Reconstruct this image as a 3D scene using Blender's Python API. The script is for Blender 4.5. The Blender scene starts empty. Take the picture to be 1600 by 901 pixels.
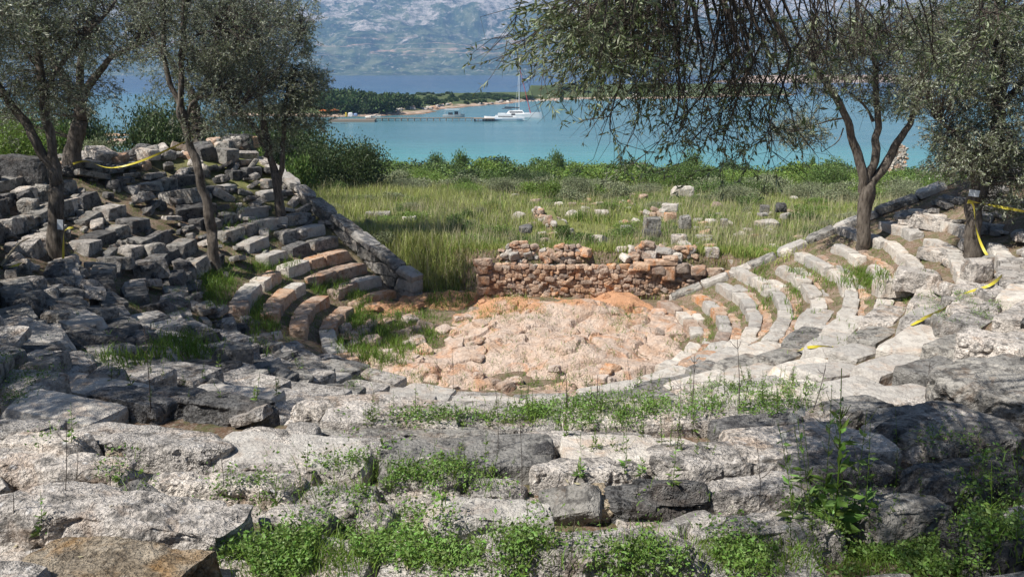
import bpy, math, random, time
import numpy as np
from mathutils import Vector, Matrix, Euler
T0 = time.time()
rnd = random.Random(7)
rs = np.random.RandomState(11)
scene = bpy.context.scene
COL = scene.collection

# ------------------------------------------------------------------ camera, world, sun, exposure
CAM = Vector((0.0, 0.0, 7.0)); PITCH = math.radians(15.1); FPX = 1256.0
cd = bpy.data.cameras.new('camera'); cam = bpy.data.objects.new('camera', cd); COL.objects.link(cam)
cam.location = CAM; cam.rotation_euler = (math.pi/2 - PITCH, 0, 0)
cd.sensor_width = 36; cd.lens = FPX/1600*36; cd.clip_start = 0.05; cd.clip_end = 30000
scene.camera = cam
SUN_TO = Vector((-0.74, -0.42, 1.12)).normalized()
w = bpy.data.worlds.new("World"); scene.world = w; w.use_nodes = True
nt = w.node_tree; sky = nt.nodes.new('ShaderNodeTexSky'); sky.sky_type = 'NISHITA'; sky.sun_disc = False
sky.sun_elevation = math.asin(SUN_TO.z); sky.sun_rotation = math.atan2(SUN_TO.x, SUN_TO.y)
sky.air_density = 1.0; sky.dust_density = 1.0
nt.links.new(sky.outputs[0], nt.nodes['Background'].inputs[0]); nt.nodes['Background'].inputs[1].default_value = 0.05
sl = bpy.data.lights.new('sun', 'SUN'); so = bpy.data.objects.new('sun', sl); COL.objects.link(so)
sl.energy = 5.0; sl.angle = math.radians(0.5); sl.color = (1.0, 0.95, 0.87)
so.rotation_euler = SUN_TO.to_track_quat('Z', 'Y').to_euler()
scene.view_settings.view_transform = 'Standard'; scene.view_settings.look = 'None'
scene.view_settings.exposure = 0.62; scene.view_settings.gamma = 1.0
scene.cycles.use_denoising = True
scene.cycles.max_bounces = 6; scene.cycles.diffuse_bounces = 2; scene.cycles.transparent_max_bounces = 8
scene.cycles.caustics_reflective = False; scene.cycles.caustics_refractive = False

# ------------------------------------------------------------------ noise
def _h(ix, iy, iz, s):
    n = (ix*374761393 + iy*668265263 + iz*2147483647 + s*974634777) & 0xffffffff
    n = ((n ^ (n >> 13))*1274126177) & 0xffffffff
    n = ((n ^ (n >> 16))*2246822519) & 0xffffffff
    return ((n ^ (n >> 15)) & 0xffff)/65535.0*2-1
def vnoise(p, s=0):
    p = np.asarray(p, float); i = np.floor(p).astype(np.int64); f = p-i; u = f*f*f*(f*(f*6-15)+10)
    x, y, z = i[..., 0], i[..., 1], i[..., 2]; a, b, c = u[..., 0], u[..., 1], u[..., 2]
    L = lambda q, r, t: q+(r-q)*t
    return L(L(L(_h(x, y, z, s), _h(x+1, y, z, s), a), L(_h(x, y+1, z, s), _h(x+1, y+1, z, s), a), b),
             L(L(_h(x, y, z+1, s), _h(x+1, y, z+1, s), a), L(_h(x, y+1, z+1, s), _h(x+1, y+1, z+1, s), a), b), c)
def fbm(p, o=4, s=0, g=0.5):
    p = np.asarray(p, float); r = 0; a = 1; t = 0
    for k in range(o):
        r = r + a*vnoise(p*2.03**k + k*17.3, s+k); t += a; a *= g
    return r/t
def ridge(p, o=4, s=0):
    p = np.asarray(p, float); r = 0; a = 1; t = 0
    for k in range(o):
        r = r + a*(1-np.abs(vnoise(p*2.03**k + k*9.1, s+k))*2); t += a; a *= .5
    return r/t
def sstep(a, b, x):
    t = np.clip((x-a)/(b-a), 0, 1); return t*t*(3-2*t)
def P3(x, y, z=0.0):
    x = np.asarray(x, float); return np.stack([x, np.asarray(y, float)+0*x, np.zeros_like(x)+z], -1)

# ------------------------------------------------------------------ terrain
CY = 21.4; R0 = 4.8; SEA = -8.0
AL = math.radians(-134)
def base_h(X, Y):
    ys = np.interp(Y, [-220, -120, -40, 0, 27, 36, 50, 62, 78, 100, 130, 400], [-9.5, -6, 2.5, 4.5, 1.15, .75, -.3, -1.7, -3.3, -5.2, -9.3, -9.5])
    side = np.interp(np.abs(X), [0, 60, 110, 170], [0, 0.3, 3, 9])
    hill = 1.2*np.exp(-((X+24)/16)**2-((Y-42)/22)**2)
    return np.maximum(ys - side + hill, -9.5)
def inside(X, Y):
    a = np.arctan2(X, -(Y-CY))
    left = (a > AL) & (X < 0); right = (X >= 0) & (Y < 23.7)
    return left | right
def slope_h(X, Y):
    r = np.hypot(X, Y-CY); a = np.degrees(np.arctan2(X, -(Y-CY))); aa = np.abs(a)
    s = .327 + .133*sstep(8, 62, aa)
    rim = 6.1 - 2.0*sstep(15, 65, aa)
    z = np.maximum(r-R0, 0)*s
    over = np.maximum(z-rim, 0)/s
    return np.minimum(z, rim) - np.where(over > 0, .0 + .10*over, 0)
def terr(X, Y):
    X = np.asarray(X, float); Y = np.asarray(Y, float)
    b = base_h(X, Y); z = slope_h(X, Y)
    z = np.where(np.hypot(X, Y-CY) > 14, np.maximum(z, b), z)
    ins = inside(X, Y)
    # flat stage and orchestra strip in front of the stage wall, bank on its left
    wl = 24.95 + .5*np.clip((-1.0-X)/1.5, 0, 1); wid = .25 + 1.6*np.clip((-1.0-X)/1.0, 0, 1)
    wl = np.where(X > 7, 23.9, wl)
    out = b*sstep(0, 1, (Y-wl)/wid)
    h = np.where(ins, z, out)
    rough = fbm(P3(X*1.1, Y*1.1), 4, 3)*.10 + fbm(P3(X*.25, Y*.25), 2, 8)*.15*sstep(26, 40, Y)
    near = (np.hypot(X, Y) < 60)
    return h + rough*np.where(near, 1, .3)
def rdir(u, v):
    a = (u-800)/FPX; b = (450.5-v)/FPX; c, s = math.cos(PITCH), math.sin(PITCH)
    return np.array([a, c+b*s, -s+b*c])
def ghit(u, v, tmax=200):
    d = rdir(u, v); t = np.geomspace(1.5, tmax, 900)
    P = np.array(CAM)[None]+t[:, None]*d[None]; below = P[:, 2] < terr(P[:, 0], P[:, 1])
    i = int(np.argmax(below)) if below.any() else len(t)-1
    return Vector(P[i])
def sea_at(u, v, z=SEA):
    d = rdir(u, v); t = (z-CAM.z)/d[2]; return Vector((d[0]*t, d[1]*t, z))
def at_depth(u, v, Y):
    d = rdir(u, v); t = Y/d[1]; return Vector((d[0]*t, Y, CAM.z+d[2]*t))
def gz(x, y): return float(terr(np.array([x]), np.array([y]))[0])

# ------------------------------------------------------------------ mesh helpers
def mesh(name, V, F, mats=None, smooth=False, midx=None):
    me = bpy.data.meshes.new(name)
    V = np.asarray(V, np.float32).reshape(-1, 3)
    groups = [np.asarray(f, np.int32) for f in (F if isinstance(F, list) else [F]) if len(f)]
    me.vertices.add(len(V)); me.vertices.foreach_set('co', V.ravel())
    nl = sum(g.size for g in groups); nf = sum(len(g) for g in groups)
    me.loops.add(nl); me.loops.foreach_set('vertex_index', np.concatenate([g.ravel() for g in groups]))
    tot = np.concatenate([np.full(len(g), g.shape[1], np.int32) for g in groups])
    me.polygons.add(nf); me.polygons.foreach_set('loop_start', np.concatenate([[0], np.cumsum(tot)[:-1]]).astype(np.int32))
    if smooth: me.polygons.foreach_set('use_smooth', np.ones(nf, bool))
    else: me.polygons.foreach_set('use_smooth', np.zeros(nf, bool))
    for m in (mats if isinstance(mats, (list, tuple)) else [mats]):
        if m: me.materials.append(m)
    if midx is not None: me.polygons.foreach_set('material_index', np.asarray(midx, np.int32))
    me.update(); me.validate(); return me
def link(name, data, parent=None, loc=None, rot=None, scale=None, mat=None):
    o = bpy.data.objects.new(name, data); COL.objects.link(o)
    if parent: o.parent = parent
    if loc is not None: o.location = loc
    if rot is not None: o.rotation_euler = rot
    if scale is not None: o.scale = scale
    return o
def tag(o, label=None, cat=None, group=None, kind=None):
    if label: o['label'] = label
    if cat: o['category'] = cat
    if group: o['group'] = group
    if kind: o['kind'] = kind
    return o
def empty(name, loc, label, cat, group=None, rz=0):
    o = link(name, None, None, loc, (0, 0, rz)); o.empty_display_size = .2
    return tag(o, label, cat, group)
def copy_tree(src, loc, rot=None, scale=None, label=None):
    c = src.copy(); COL.objects.link(c); c.location = loc
    if rot is not None: c.rotation_euler = rot
    if scale is not None: c.scale = scale
    if label: c['label'] = label
    for ch in src.children:
        d = ch.copy(); COL.objects.link(d); d.parent = c
    return c
def tube(pts, rad, n=6, lump=0, seed=0):
    pts = np.asarray([tuple(p) for p in pts], float); m = len(pts)
    tan = np.gradient(pts, axis=0); tan /= np.linalg.norm(tan, axis=1)[:, None]+1e-9
    ref = np.array([0.3, 1, 0.1]) if abs(tan[0, 2]) > .8 else np.array([0, 0, 1.0])
    a = np.cross(tan, ref); a /= np.linalg.norm(a, axis=1)[:, None]+1e-9; b = np.cross(tan, a)
    th = np.linspace(0, 2*math.pi, n, endpoint=False)
    rad = np.asarray(rad, float)[:, None]*np.ones(n)
    if lump:
        q = np.stack([np.cos(th)[None]*1.3+0*rad, np.sin(th)[None]*1.3+0*rad, np.cumsum(np.r_[0, np.linalg.norm(np.diff(pts, axis=0), axis=1)])[:, None]*.8+0*rad], -1)
        rad = rad*(1+lump*fbm(q*1.3, 3, seed))
    V = pts[:, None]+rad[..., None]*(np.cos(th)[None, :, None]*a[:, None]+np.sin(th)[None, :, None]*b[:, None])
    V = V.reshape(-1, 3); i = np.arange(m-1)[:, None]*n; j = np.arange(n)[None]; k = (j+1) % n
    F = np.stack([i+j, i+k, i+n+k, i+n+j], -1).reshape(-1, 4)
    return V, F
def spline(pts, n):
    pts = np.asarray([tuple(p) for p in pts], float); m = len(pts)
    t = np.linspace(0, m-1, n); i = np.clip(t.astype(int), 0, m-2); f = (t-i)[:, None]
    p0 = pts[np.clip(i-1, 0, m-1)]; p1 = pts[i]; p2 = pts[i+1]; p3 = pts[np.clip(i+2, 0, m-1)]
    return .5*((2*p1)+(-p0+p2)*f+(2*p0-5*p1+4*p2-p3)*f*f+(-p0+3*p1-3*p2+p3)*f**3)
def join(parts):
    V = []; F = {}; n = 0
    for v, f in parts:
        V.append(v); F.setdefault(f.shape[1], []).append(f+n); n += len(v)
    return np.concatenate(V), [np.concatenate(x) for x in F.values()]
def boxvf(x0, x1, y0, y1, z0, z1):
    V = np.array([(x, y, z) for z in (z0, z1) for x, y in ((x0, y0), (x1, y0), (x1, y1), (x0, y1))], float)
    F = np.array([(3, 2, 1, 0), (4, 5, 6, 7), (0, 1, 5, 4), (1, 2, 6, 5), (2, 3, 7, 6), (3, 0, 4, 7)])
    return V, F

# ------------------------------------------------------------------ materials
def newmat(name):
    m = bpy.data.materials.new(name); m.use_nodes = True; n = m.node_tree
    b = n.nodes['Principled BSDF']; b.inputs['Roughness'].default_value = .9
    if 'Specular IOR Level' in b.inputs: b.inputs['Specular IOR Level'].default_value = .2
    return m, n, b
def N(n, t, **k):
    x = n.nodes.new(t)
    for a, v in k.items():
        if a in x.inputs.keys() and not hasattr(x, a): x.inputs[a].default_value = v
        else: setattr(x, a, v)
    return x
def noise(n, vec, scale, detail=5, rough=.6, dist=0):
    x = n.nodes.new('ShaderNodeTexNoise'); x.inputs['Scale'].default_value = scale; x.inputs['Detail'].default_value = detail
    x.inputs['Roughness'].default_value = rough; x.inputs['Distortion'].default_value = dist
    if vec: n.links.new(vec, x.inputs['Vector'])
    return x.outputs['Fac']
def ramp(n, fac, stops):
    r = n.nodes.new('ShaderNodeValToRGB'); e = r.color_ramp.elements
    while len(e) < len(stops): e.new(.5)
    for i, (p, c) in enumerate(stops):
        e[i].position = p; e[i].color = (*c, 1) if len(c) == 3 else c
    n.links.new(fac, r.inputs[0]); return r.outputs[0]
def g(v): return (v, v, v)
def mix(n, fac, a, b, mode='MIX'):
    x = n.nodes.new('ShaderNodeMix'); x.data_type = 'RGBA'; x.blend_type = mode
    for s, v in ((x.inputs[0], fac), (x.inputs[6], a), (x.inputs[7], b)):
        if isinstance(v, (int, float)): s.default_value = v
        elif isinstance(v, tuple): s.default_value = (*v, 1)
        else: n.links.new(v, s)
    return x.outputs[2]
def mathn(n, op, a, b=0):
    x = n.nodes.new('ShaderNodeMath'); x.operation = op
    for s, v in ((x.inputs[0], a), (x.inputs[1], b)):
        if isinstance(v, (int, float)): s.default_value = v
        else: n.links.new(v, s)
    return x.outputs[0]
def wpos(n): return n.nodes.new('ShaderNodeNewGeometry').outputs['Position']
def rockmat(name, light, mid, dark, stain, stain_amt=.3, black=.5, sc=1.0, bump=.6, vary=.25, spots=.5):
    m, n, b = newmat(name); p = wpos(n)
    c = ramp(n, noise(n, p, 1.7*sc, 6, .65), [(.32, mid), (.52, light), (.70, mid)])
    c = mix(n, mathn(n, 'MULTIPLY', ramp(n, noise(n, p, 6*sc, 6, .7), [(.50, g(0)), (.60, g(1))]), black), c, dark)
    msk = ramp(n, noise(n, p, 1.1*sc, 4, .6), [(.42, g(.15)), (.62, g(1))])
    c = mix(n, mathn(n, 'MULTIPLY', mathn(n, 'MULTIPLY', ramp(n, noise(n, p, 38*sc, 3, .6), [(.55, g(0)), (.66, g(1))]), black*.9), msk), c, dark)
    c = mix(n, mathn(n, 'MULTIPLY', ramp(n, noise(n, p, .8*sc, 7, .75, .5), [(.53, g(0)), (.63, g(1))]), black*.75), c, tuple(x*1.6 for x in dark))
    ck = n.nodes.new('ShaderNodeTexVoronoi'); ck.feature = 'DISTANCE_TO_EDGE'; ck.inputs['Scale'].default_value = 1.15*sc
    wr = n.nodes.new('ShaderNodeVectorMath'); wr.operation = 'ADD'; nz3 = n.nodes.new('ShaderNodeTexNoise'); nz3.inputs['Scale'].default_value = 2.6*sc; nz3.inputs['Detail'].default_value = 5; n.links.new(p, nz3.inputs['Vector']); n.links.new(p, wr.inputs[0]); n.links.new(nz3.outputs['Color'], wr.inputs[1]); n.links.new(wr.outputs[0], ck.inputs['Vector'])
    crk = ramp(n, ck.outputs['Distance'], [(.0, g(1)), (.014, g(0))]); crk = mathn(n, 'MULTIPLY', crk, ramp(n, noise(n, p, .9*sc, 3), [(.50, g(0)), (.60, g(1))])); c = mix(n, mathn(n, 'MULTIPLY', crk, .5), c, dark)
    c = mix(n, mathn(n, 'MULTIPLY', ramp(n, noise(n, p, 2.3*sc, 5, .6, 1.0), [(.53, g(0)), (.66, g(1))]), stain_amt), c, stain)
    v = n.nodes.new('ShaderNodeTexVoronoi'); v.inputs['Scale'].default_value = 9*sc; n.links.new(p, v.inputs['Vector'])
    v.inputs['Randomness'].default_value = 1
    sp = mathn(n, 'MULTIPLY', ramp(n, v.outputs['Distance'], [(.18, g(1)), (.30, g(0))]), ramp(n, noise(n, p, 14*sc, 3), [(.5, g(0)), (.58, g(1))]))
    c = mix(n, mathn(n, 'MULTIPLY', sp, spots), c, tuple(min(.75, x*1.35) for x in light))
    oi = n.nodes.new('ShaderNodeObjectInfo')
    hv = n.nodes.new('ShaderNodeHueSaturation'); n.links.new(c, hv.inputs['Color'])
    n.links.new(mathn(n, 'ADD', mathn(n, 'MULTIPLY', oi.outputs['Random'], vary*2), 1-vary), hv.inputs['Value'])
    n.links.new(mathn(n, 'ADD', mathn(n, 'MULTIPLY', oi.outputs['Random'], .5), .75), hv.inputs['Saturation'])
    n.links.new(hv.outputs[0], b.inputs['Base Color']); b.inputs['Roughness'].default_value = .92
    v2 = n.nodes.new('ShaderNodeTexVoronoi'); v2.inputs['Scale'].default_value = 26*sc; n.links.new(p, v2.inputs['Vector'])
    hgt = mathn(n, 'ADD', noise(n, p, 18*sc, 8, .72), mathn(n, 'MULTIPLY', v2.outputs['Distance'], .5))
    pit = ramp(n, noise(n, p, 34*sc, 4, .6), [(.36, g(0)), (.46, g(1))]); hgt = mathn(n, 'ADD', hgt, mathn(n, 'MULTIPLY', pit, .5)); hgt = mathn(n, 'SUBTRACT', hgt, mathn(n, 'MULTIPLY', crk, 1.2))
    hgt = mathn(n, 'ADD', hgt, mathn(n, 'MULTIPLY', ramp(n, noise(n, p, 3.2*sc, 4, .6, 1.2), [(.48, g(1)), (.5, g(0)), (.52, g(1))]), .18))
    v3 = n.nodes.new('ShaderNodeTexVoronoi'); v3.inputs['Scale'].default_value = 55*sc; n.links.new(p, v3.inputs['Vector']); hgt = mathn(n, 'ADD', hgt, mathn(n, 'MULTIPLY', mathn(n, 'MULTIPLY', ramp(n, v3.outputs['Distance'], [(.1, g(0)), (.45, g(1))]), ramp(n, noise(n, p, 2.5*sc, 3), [(.4, g(0)), (.6, g(1))])), .4))
    bp = n.nodes.new('ShaderNodeBump'); bp.inputs['Strength'].default_value = min(1, bump*1.2); bp.inputs['Distance'].default_value = .045/sc
    n.links.new(hgt, bp.inputs['Height']); n.links.new(bp.outputs[0], b.inputs['Normal'])
    return m
ROCK = rockmat('grey_limestone', (.35, .335, .31), (.21, .20, .185), (.05, .048, .047), (.36, .22, .12), .25, .75, spots=.6)  # grey stone, base colour also darkened to deepen the shade
ROCKL = rockmat('pale_limestone', (.66, .61, .56), (.44, .405, .37), (.10, .095, .09), (.46, .29, .17), .3, .72, bump=.8)
ROCKD = rockmat('dark_weathered_shade_limestone', (.23, .225, .22), (.13, .126, .125), (.035, .034, .036), (.3, .2, .13), .2, .8, bump=.9)  # dark stone, colour lowered further to put deeper shade into the left bank
ROCKR = rockmat('reddish_limestone', (.58, .46, .37), (.47, .30, .20), (.2, .11, .07), (.5, .22, .10), .65, .35, bump=.7)
ROCKRR = rockmat('deep_red_limestone', (.48, .35, .26), (.37, .23, .155), (.16, .08, .055), (.42, .20, .10), .6, .35, bump=.7)
ROCKW = rockmat('sun_bleached_limestone', (.56, .53, .485), (.43, .395, .355), (.25, .22, .20), (.46, .28, .16), .3, .45, bump=.5)
ROCKY = rockmat('ochre_stained_rock', (.44, .38, .30), (.30, .23, .15), (.09, .07, .05), (.36, .20, .07), .5, .7, bump=1.0)
BED = rockmat('pink_bedrock', (.58, .48, .41), (.50, .36, .27), (.26, .17, .12), (.55, .25, .11), .45, .22, sc=.6, bump=.55, vary=0, spots=.15)
BEDO = rockmat('orange_bedrock', (.56, .34, .20), (.52, .25, .12), (.26, .12, .06), (.5, .2, .08), .7, .30, sc=.9, bump=.9, vary=0)
def earthmat():
    m, n, b = newmat('earth'); p = wpos(n)
    c = ramp(n, noise(n, p, 1.3, 8, .7), [(.3, (.12, .07, .045)), (.5, (.18, .12, .082)), (.68, (.26, .20, .145))])
    c = mix(n, ramp(n, noise(n, p, 30, 4, .7), [(.5, g(0)), (.62, g(.8))]), c, (.36, .31, .26))
    c = mix(n, ramp(n, noise(n, p, 4, 8, .8), [(.48, g(0)), (.56, g(.75))]), c, (.10, .115, .045))
    sep = n.nodes.new('ShaderNodeSeparateXYZ'); n.links.new(p, sep.inputs[0])
    field = mathn(n, 'MULTIPLY', ramp(n, mathn(n, 'MULTIPLY', mathn(n, 'SUBTRACT', sep.outputs['Y'], 25.5), .3), [(0, g(0)), (1, g(.85))]), 1)
    c = mix(n, field, c, mix(n, noise(n, p, .5, 5), (.12, .15, .045), (.24, .24, .09)))
    n.links.new(c, b.inputs['Base Color']); b.inputs['Roughness'].default_value = 1
    bp = n.nodes.new('ShaderNodeBump'); bp.inputs['Strength'].default_value = .8; bp.inputs['Distance'].default_value = .05
    n.links.new(noise(n, p, 14, 8, .75), bp.inputs['Height']); n.links.new(bp.outputs[0], b.inputs['Normal'])
    return m
EARTH = earthmat()
def leafmat(name, top, bot, vary=.35, trans=.3, gloss=.35, gl_rough=.45):
    m = bpy.data.materials.new(name); m.use_nodes = True; n = m.node_tree; n.nodes.clear()
    out = n.nodes.new('ShaderNodeOutputMaterial'); ge = n.nodes.new('ShaderNodeNewGeometry')
    c = mix(n, ge.outputs['Backfacing'], top, bot)
    nz = noise(n, ge.outputs['Position'], .9, 3)
    r = mathn(n, 'ADD', mathn(n, 'MULTIPLY', ge.outputs['Random Per Island'], vary*2), 1-vary)
    r = mathn(n, 'MULTIPLY', r, mathn(n, 'ADD', nz, .5))
    hv = n.nodes.new('ShaderNodeHueSaturation'); n.links.new(c, hv.inputs['Color']); n.links.new(r, hv.inputs['Value'])
    n.links.new(mathn(n, 'ADD', mathn(n, 'MULTIPLY', ge.outputs['Random Per Island'], .04), .48), hv.inputs['Hue'])
    b = n.nodes.new('ShaderNodeBsdfPrincipled'); b.inputs['Roughness'].default_value = gl_rough; b.inputs['Specular IOR Level'].default_value = gloss
    n.links.new(hv.outputs[0], b.inputs['Base Color'])
    t = n.nodes.new('ShaderNodeBsdfTranslucent'); n.links.new(hv.outputs[0], t.inputs[0])
    mx = n.nodes.new('ShaderNodeMixShader'); mx.inputs[0].default_value = trans
    n.links.new(b.outputs[0], mx.inputs[1]); n.links.new(t.outputs[0], mx.inputs[2]); n.links.new(mx.outputs[0], out.inputs[0])
    return m
OLIVE = leafmat('olive_leaves', (.17, .20, .10), (.34, .36, .28), .45, .3, .5)
OLIVED = leafmat('dark_olive_leaves', (.12, .155, .06), (.24, .27, .17), .4, .25, .45)
BUSH = leafmat('maquis_leaves', (.10, .16, .035), (.13, .19, .06), .45, .25, .3)
BUSHD = leafmat('dark_maquis_leaves', (.055, .085, .028), (.08, .11, .045), .45, .2, .3)
BUSHL = leafmat('bright_maquis_leaves', (.17, .25, .045), (.19, .27, .07), .4, .3, .3)
GREY_B = leafmat('grey_green_leaves', (.20, .23, .12), (.25, .27, .17), .4, .25, .2)
BUSHM = leafmat('weed_leaves', (.15, .26, .05), (.18, .27, .08), .45, .25, .3)
FARB = leafmat('far_shrub_leaves', (.05, .085, .025), (.07, .1, .04), .4, .15, .1)
GRASS = leafmat('fresh_grass', (.15, .24, .035), (.17, .26, .05), .4, .35, .3)
GRASSY = leafmat('tall_yellow_green_grass', (.36, .39, .12), (.36, .39, .13), .5, .35, .2)
GRASSD = leafmat('dry_grass', (.46, .42, .26), (.46, .42, .27), .4, .3, .1)
def barkmat(name, a, b_, sc=1):
    m, n, b = newmat(name); tc = n.nodes.new('ShaderNodeNewGeometry').outputs['Position']
    mp = n.nodes.new('ShaderNodeMapping'); mp.inputs['Scale'].default_value = (1, 1, .25); n.links.new(tc, mp.inputs[0])
    f = noise(n, mp.outputs[0], 16*sc, 6, .7)
    n.links.new(ramp(n, f, [(.35, a), (.65, b_)]), b.inputs['Base Color'])
    bp = n.nodes.new('ShaderNodeBump'); bp.inputs['Strength'].default_value = .9; bp.inputs['Distance'].default_value = .03
    n.links.new(f, bp.inputs['Height']); n.links.new(bp.outputs[0], b.inputs['Normal']); return m
BARK = barkmat('olive_bark', (.05, .04, .032), (.19, .165, .14))
TWIG = barkmat('twig_bark', (.05, .04, .035), (.12, .10, .085))
def plain(name, c, rough=.6, spec=.3, metal=0):
    m, n, b = newmat(name); p = n.nodes.new('ShaderNodeTexCoord').outputs['Object']
    b.inputs['Roughness'].default_value = rough; b.inputs['Metallic'].default_value = metal; b.inputs['Specular IOR Level'].default_value = spec
    n.links.new(mix(n, noise(n, p, 6, 4), tuple(x*.88 for x in c), tuple(min(1, x*1.1) for x in c)), b.inputs['Base Color']); return m

# ------------------------------------------------------------------ terrain mesh
def axis(lo, hi, d_lo, d_hi, step, far_lo, far_hi, grow=1.12):
    a = list(np.arange(d_lo, d_hi+1e-6, step)); s = step
    x = d_hi
    while x < far_hi: s *= grow; x += s; a.append(x)
    s = step; x = d_lo; b = []
    while x > far_lo: s *= grow; x -= s; b.append(x)
    return np.array(b[::-1]+a)
def heightfield(name, xs, ys, fn, mats, smooth=True):
    X, Y = np.meshgrid(xs, ys); Z = fn(X, Y); V = np.stack([X, Y, Z], -1).reshape(-1, 3)
    nx = len(xs); i = np.arange(len(ys)-1)[:, None]*nx; j = np.arange(nx-1)[None]
    F = np.stack([i+j, i+j+1, i+nx+j+1, i+nx+j], -1).reshape(-1, 4)
    return mesh(name, V, F, mats, smooth)
gx = axis(0, 0, -15, 15, .11, -260, 260); gy = axis(0, 0, 2.5, 30, .11, -230, 260, 1.09)
ground = link('ground', heightfield('ground', gx, gy, lambda X, Y: terr(X, Y)-.05*(1-sstep(9, 14, Y))*inside(X, Y), EARTH)); tag(ground, kind='structure')

# ------------------------------------------------------------------ rocks
def rock_vf(dims, cell, seed, p=7.0, amp=.05, freq=2.2, cuts=4, pit=.3, oct_=5):
    dx, dy, dz = dims; L = []; n = [max(3, int(round(d/cell))) for d in dims]
    V = {}; vl = []; F = []
    nx, ny, nz = n
    idx = -np.ones((nx+1, ny+1, nz+1), np.int64)
    I, J, K = np.meshgrid(np.arange(nx+1), np.arange(ny+1), np.arange(nz+1), indexing='ij')
    m = (I == 0) | (I == nx) | (J == 0) | (J == ny) | (K == 0) | (K == nz)
    idx[m] = np.arange(m.sum()); pts = np.stack([I[m]/nx*2-1, J[m]/ny*2-1, K[m]/nz*2-1], -1).astype(float)
    def quads(A, flip):
        a, b, c, d = A[:-1, :-1], A[1:, :-1], A[1:, 1:], A[:-1, 1:]
        q = np.stack([a, b, c, d], -1).reshape(-1, 4); return q[:, ::-1] if flip else q
    F = np.concatenate([quads(idx[:, :, 0], True), quads(idx[:, :, nz], False), quads(idx[:, 0, :], False), quads(idx[:, ny, :], True), quads(idx[0, :, :], True), quads(idx[nx, :, :], False)])
    nrm = (np.abs(pts)**p).sum(1)**(1/p); q = pts/nrm[:, None]
    P = q*np.array(dims)/2
    rr = np.random.RandomState(seed)
    for c in range(cuts):
        nn = rr.normal(size=3); nn[2] = abs(nn[2])*.7; nn /= np.linalg.norm(nn)
        sup = (np.abs(nn)*np.array(dims)/2).sum(); off = sup*rr.uniform(.68, .92); d = P@nn-off
        P = P-np.maximum(d, 0)[:, None]*nn*.92
    mind = min(dims); off = rr.uniform(-50, 50, 3)
    nv = P/(np.linalg.norm(P/np.array(dims), axis=1)[:, None]+1e-6); nv /= np.linalg.norm(nv, axis=1)[:, None]+1e-9
    nb = pts/np.maximum(np.abs(pts).max(1), 1e-6)[:, None]; nb = np.sign(nb)*np.abs(nb)**6; nb /= np.linalg.norm(nb, axis=1)[:, None]+1e-9
    d = fbm(P*freq+off, oct_, seed % 97)*amp*2.2
    if pit: 
        rg = ridge(P*freq*2.2+off+5, 4, seed % 89); d = d-np.clip(rg-.45, 0, 1)*amp*pit*3
        d = d+fbm(P*freq*5+off, 3, 5)*amp*.55
    P = P+nb*d[:, None]
    return P, F
def rock_mesh(name, dims, cell, seed, mat, **k):
    V, F = rock_vf(dims, cell, seed, **k); return mesh(name, V, F, mat, smooth=k.get('p', 7) < 4)
def with_mat(me, mat, cache={}):
    key = (me.name, mat.name)
    if key not in cache:
        c = me.copy(); c.materials.clear(); c.materials.append(mat); cache[key] = c
    return cache[key]
LONG = [rock_mesh('seat_block', (1.15, .46, .42), .075, 100+i, ROCK, amp=.016, p=18, cuts=1+i % 2) for i in range(5)]
SHORT = [rock_mesh('seat_block', (.66, .46, .42), .06, 120+i, ROCK, amp=.018, p=16, cuts=2) for i in range(5)]
SLAB = [rock_mesh('slab', (.95, .52, .22), .07, 140+i, ROCK, amp=.02, p=14, cuts=3) for i in range(4)]
CHUNK = [rock_mesh('chunk', (.66, .5, .34), .06, 160+i, ROCK, amp=.022, p=12, cuts=6) for i in range(8)]
SHARD = [rock_mesh('shard', (.85, .40, .22), .055, 250+i, ROCK, amp=.018, p=14, cuts=5) for i in range(6)]
BOUL = [rock_mesh('boulder', (.6, .5, .42), .055, 180+i, ROCK, amp=.035, p=4.5, cuts=8) for i in range(5)]
PEB = [rock_mesh('stone', (.22, .18, .15), .04, 200+i, ROCK, amp=.014, p=5, cuts=5, freq=5, pit=0, oct_=3) for i in range(8)]
def rowr(k, a):
    s = .327+.133*float(sstep(8, 62, abs(math.degrees(a)))); return R0+k*.33/s
def place_row(parent, k, a0, a1, pick, disorder=.3, miss=.1, mats=(ROCK,), zoff=0, dsc=1.0, name='seat_block', lenf=1.0):
    a = a0
    while a < a1:
        r = rowr(k, a)+.22
        lib = LONG if rnd.random() < pick else SHORT
        me = rnd.choice(lib); L = (1.15 if lib is LONG else .66); s = rnd.uniform(.85, 1.15)*lenf
        L *= s; da = (L+.035)/r; am = a+da/2; a += da
        if rnd.random() < miss: continue
        x = (r+rnd.gauss(0, .05)*disorder)*math.sin(am); y = CY-(r)*math.cos(am)+rnd.gauss(0, .05)*disorder
        z = k*.33+.13+zoff+rnd.gauss(0, .04)*disorder
        z = max(z, gz(x, y)-(.05 if zoff > -.3 else .21))
        m = rnd.choice(mats)
        link(name, with_mat(me, m), parent, (x, y, z), (rnd.gauss(0, .09)*disorder, rnd.gauss(0, .09)*disorder, am+rnd.gauss(0, .10)*disorder+(math.pi if rnd.random() < .5 else 0)),
             (s, dsc*rnd.uniform(.9, 1.1), rnd.uniform(.9, 1.05)))
D = math.radians
def where(u):
    return 'behind the left end wall' if u < 560 else 'left of the boats' if u < 720 else 'below the boats' if u < 860 else 'behind the stage blocks' if u < 1080 else 'left of the forked olive' if u < 1300 else 'right of the forked olive'
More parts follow.
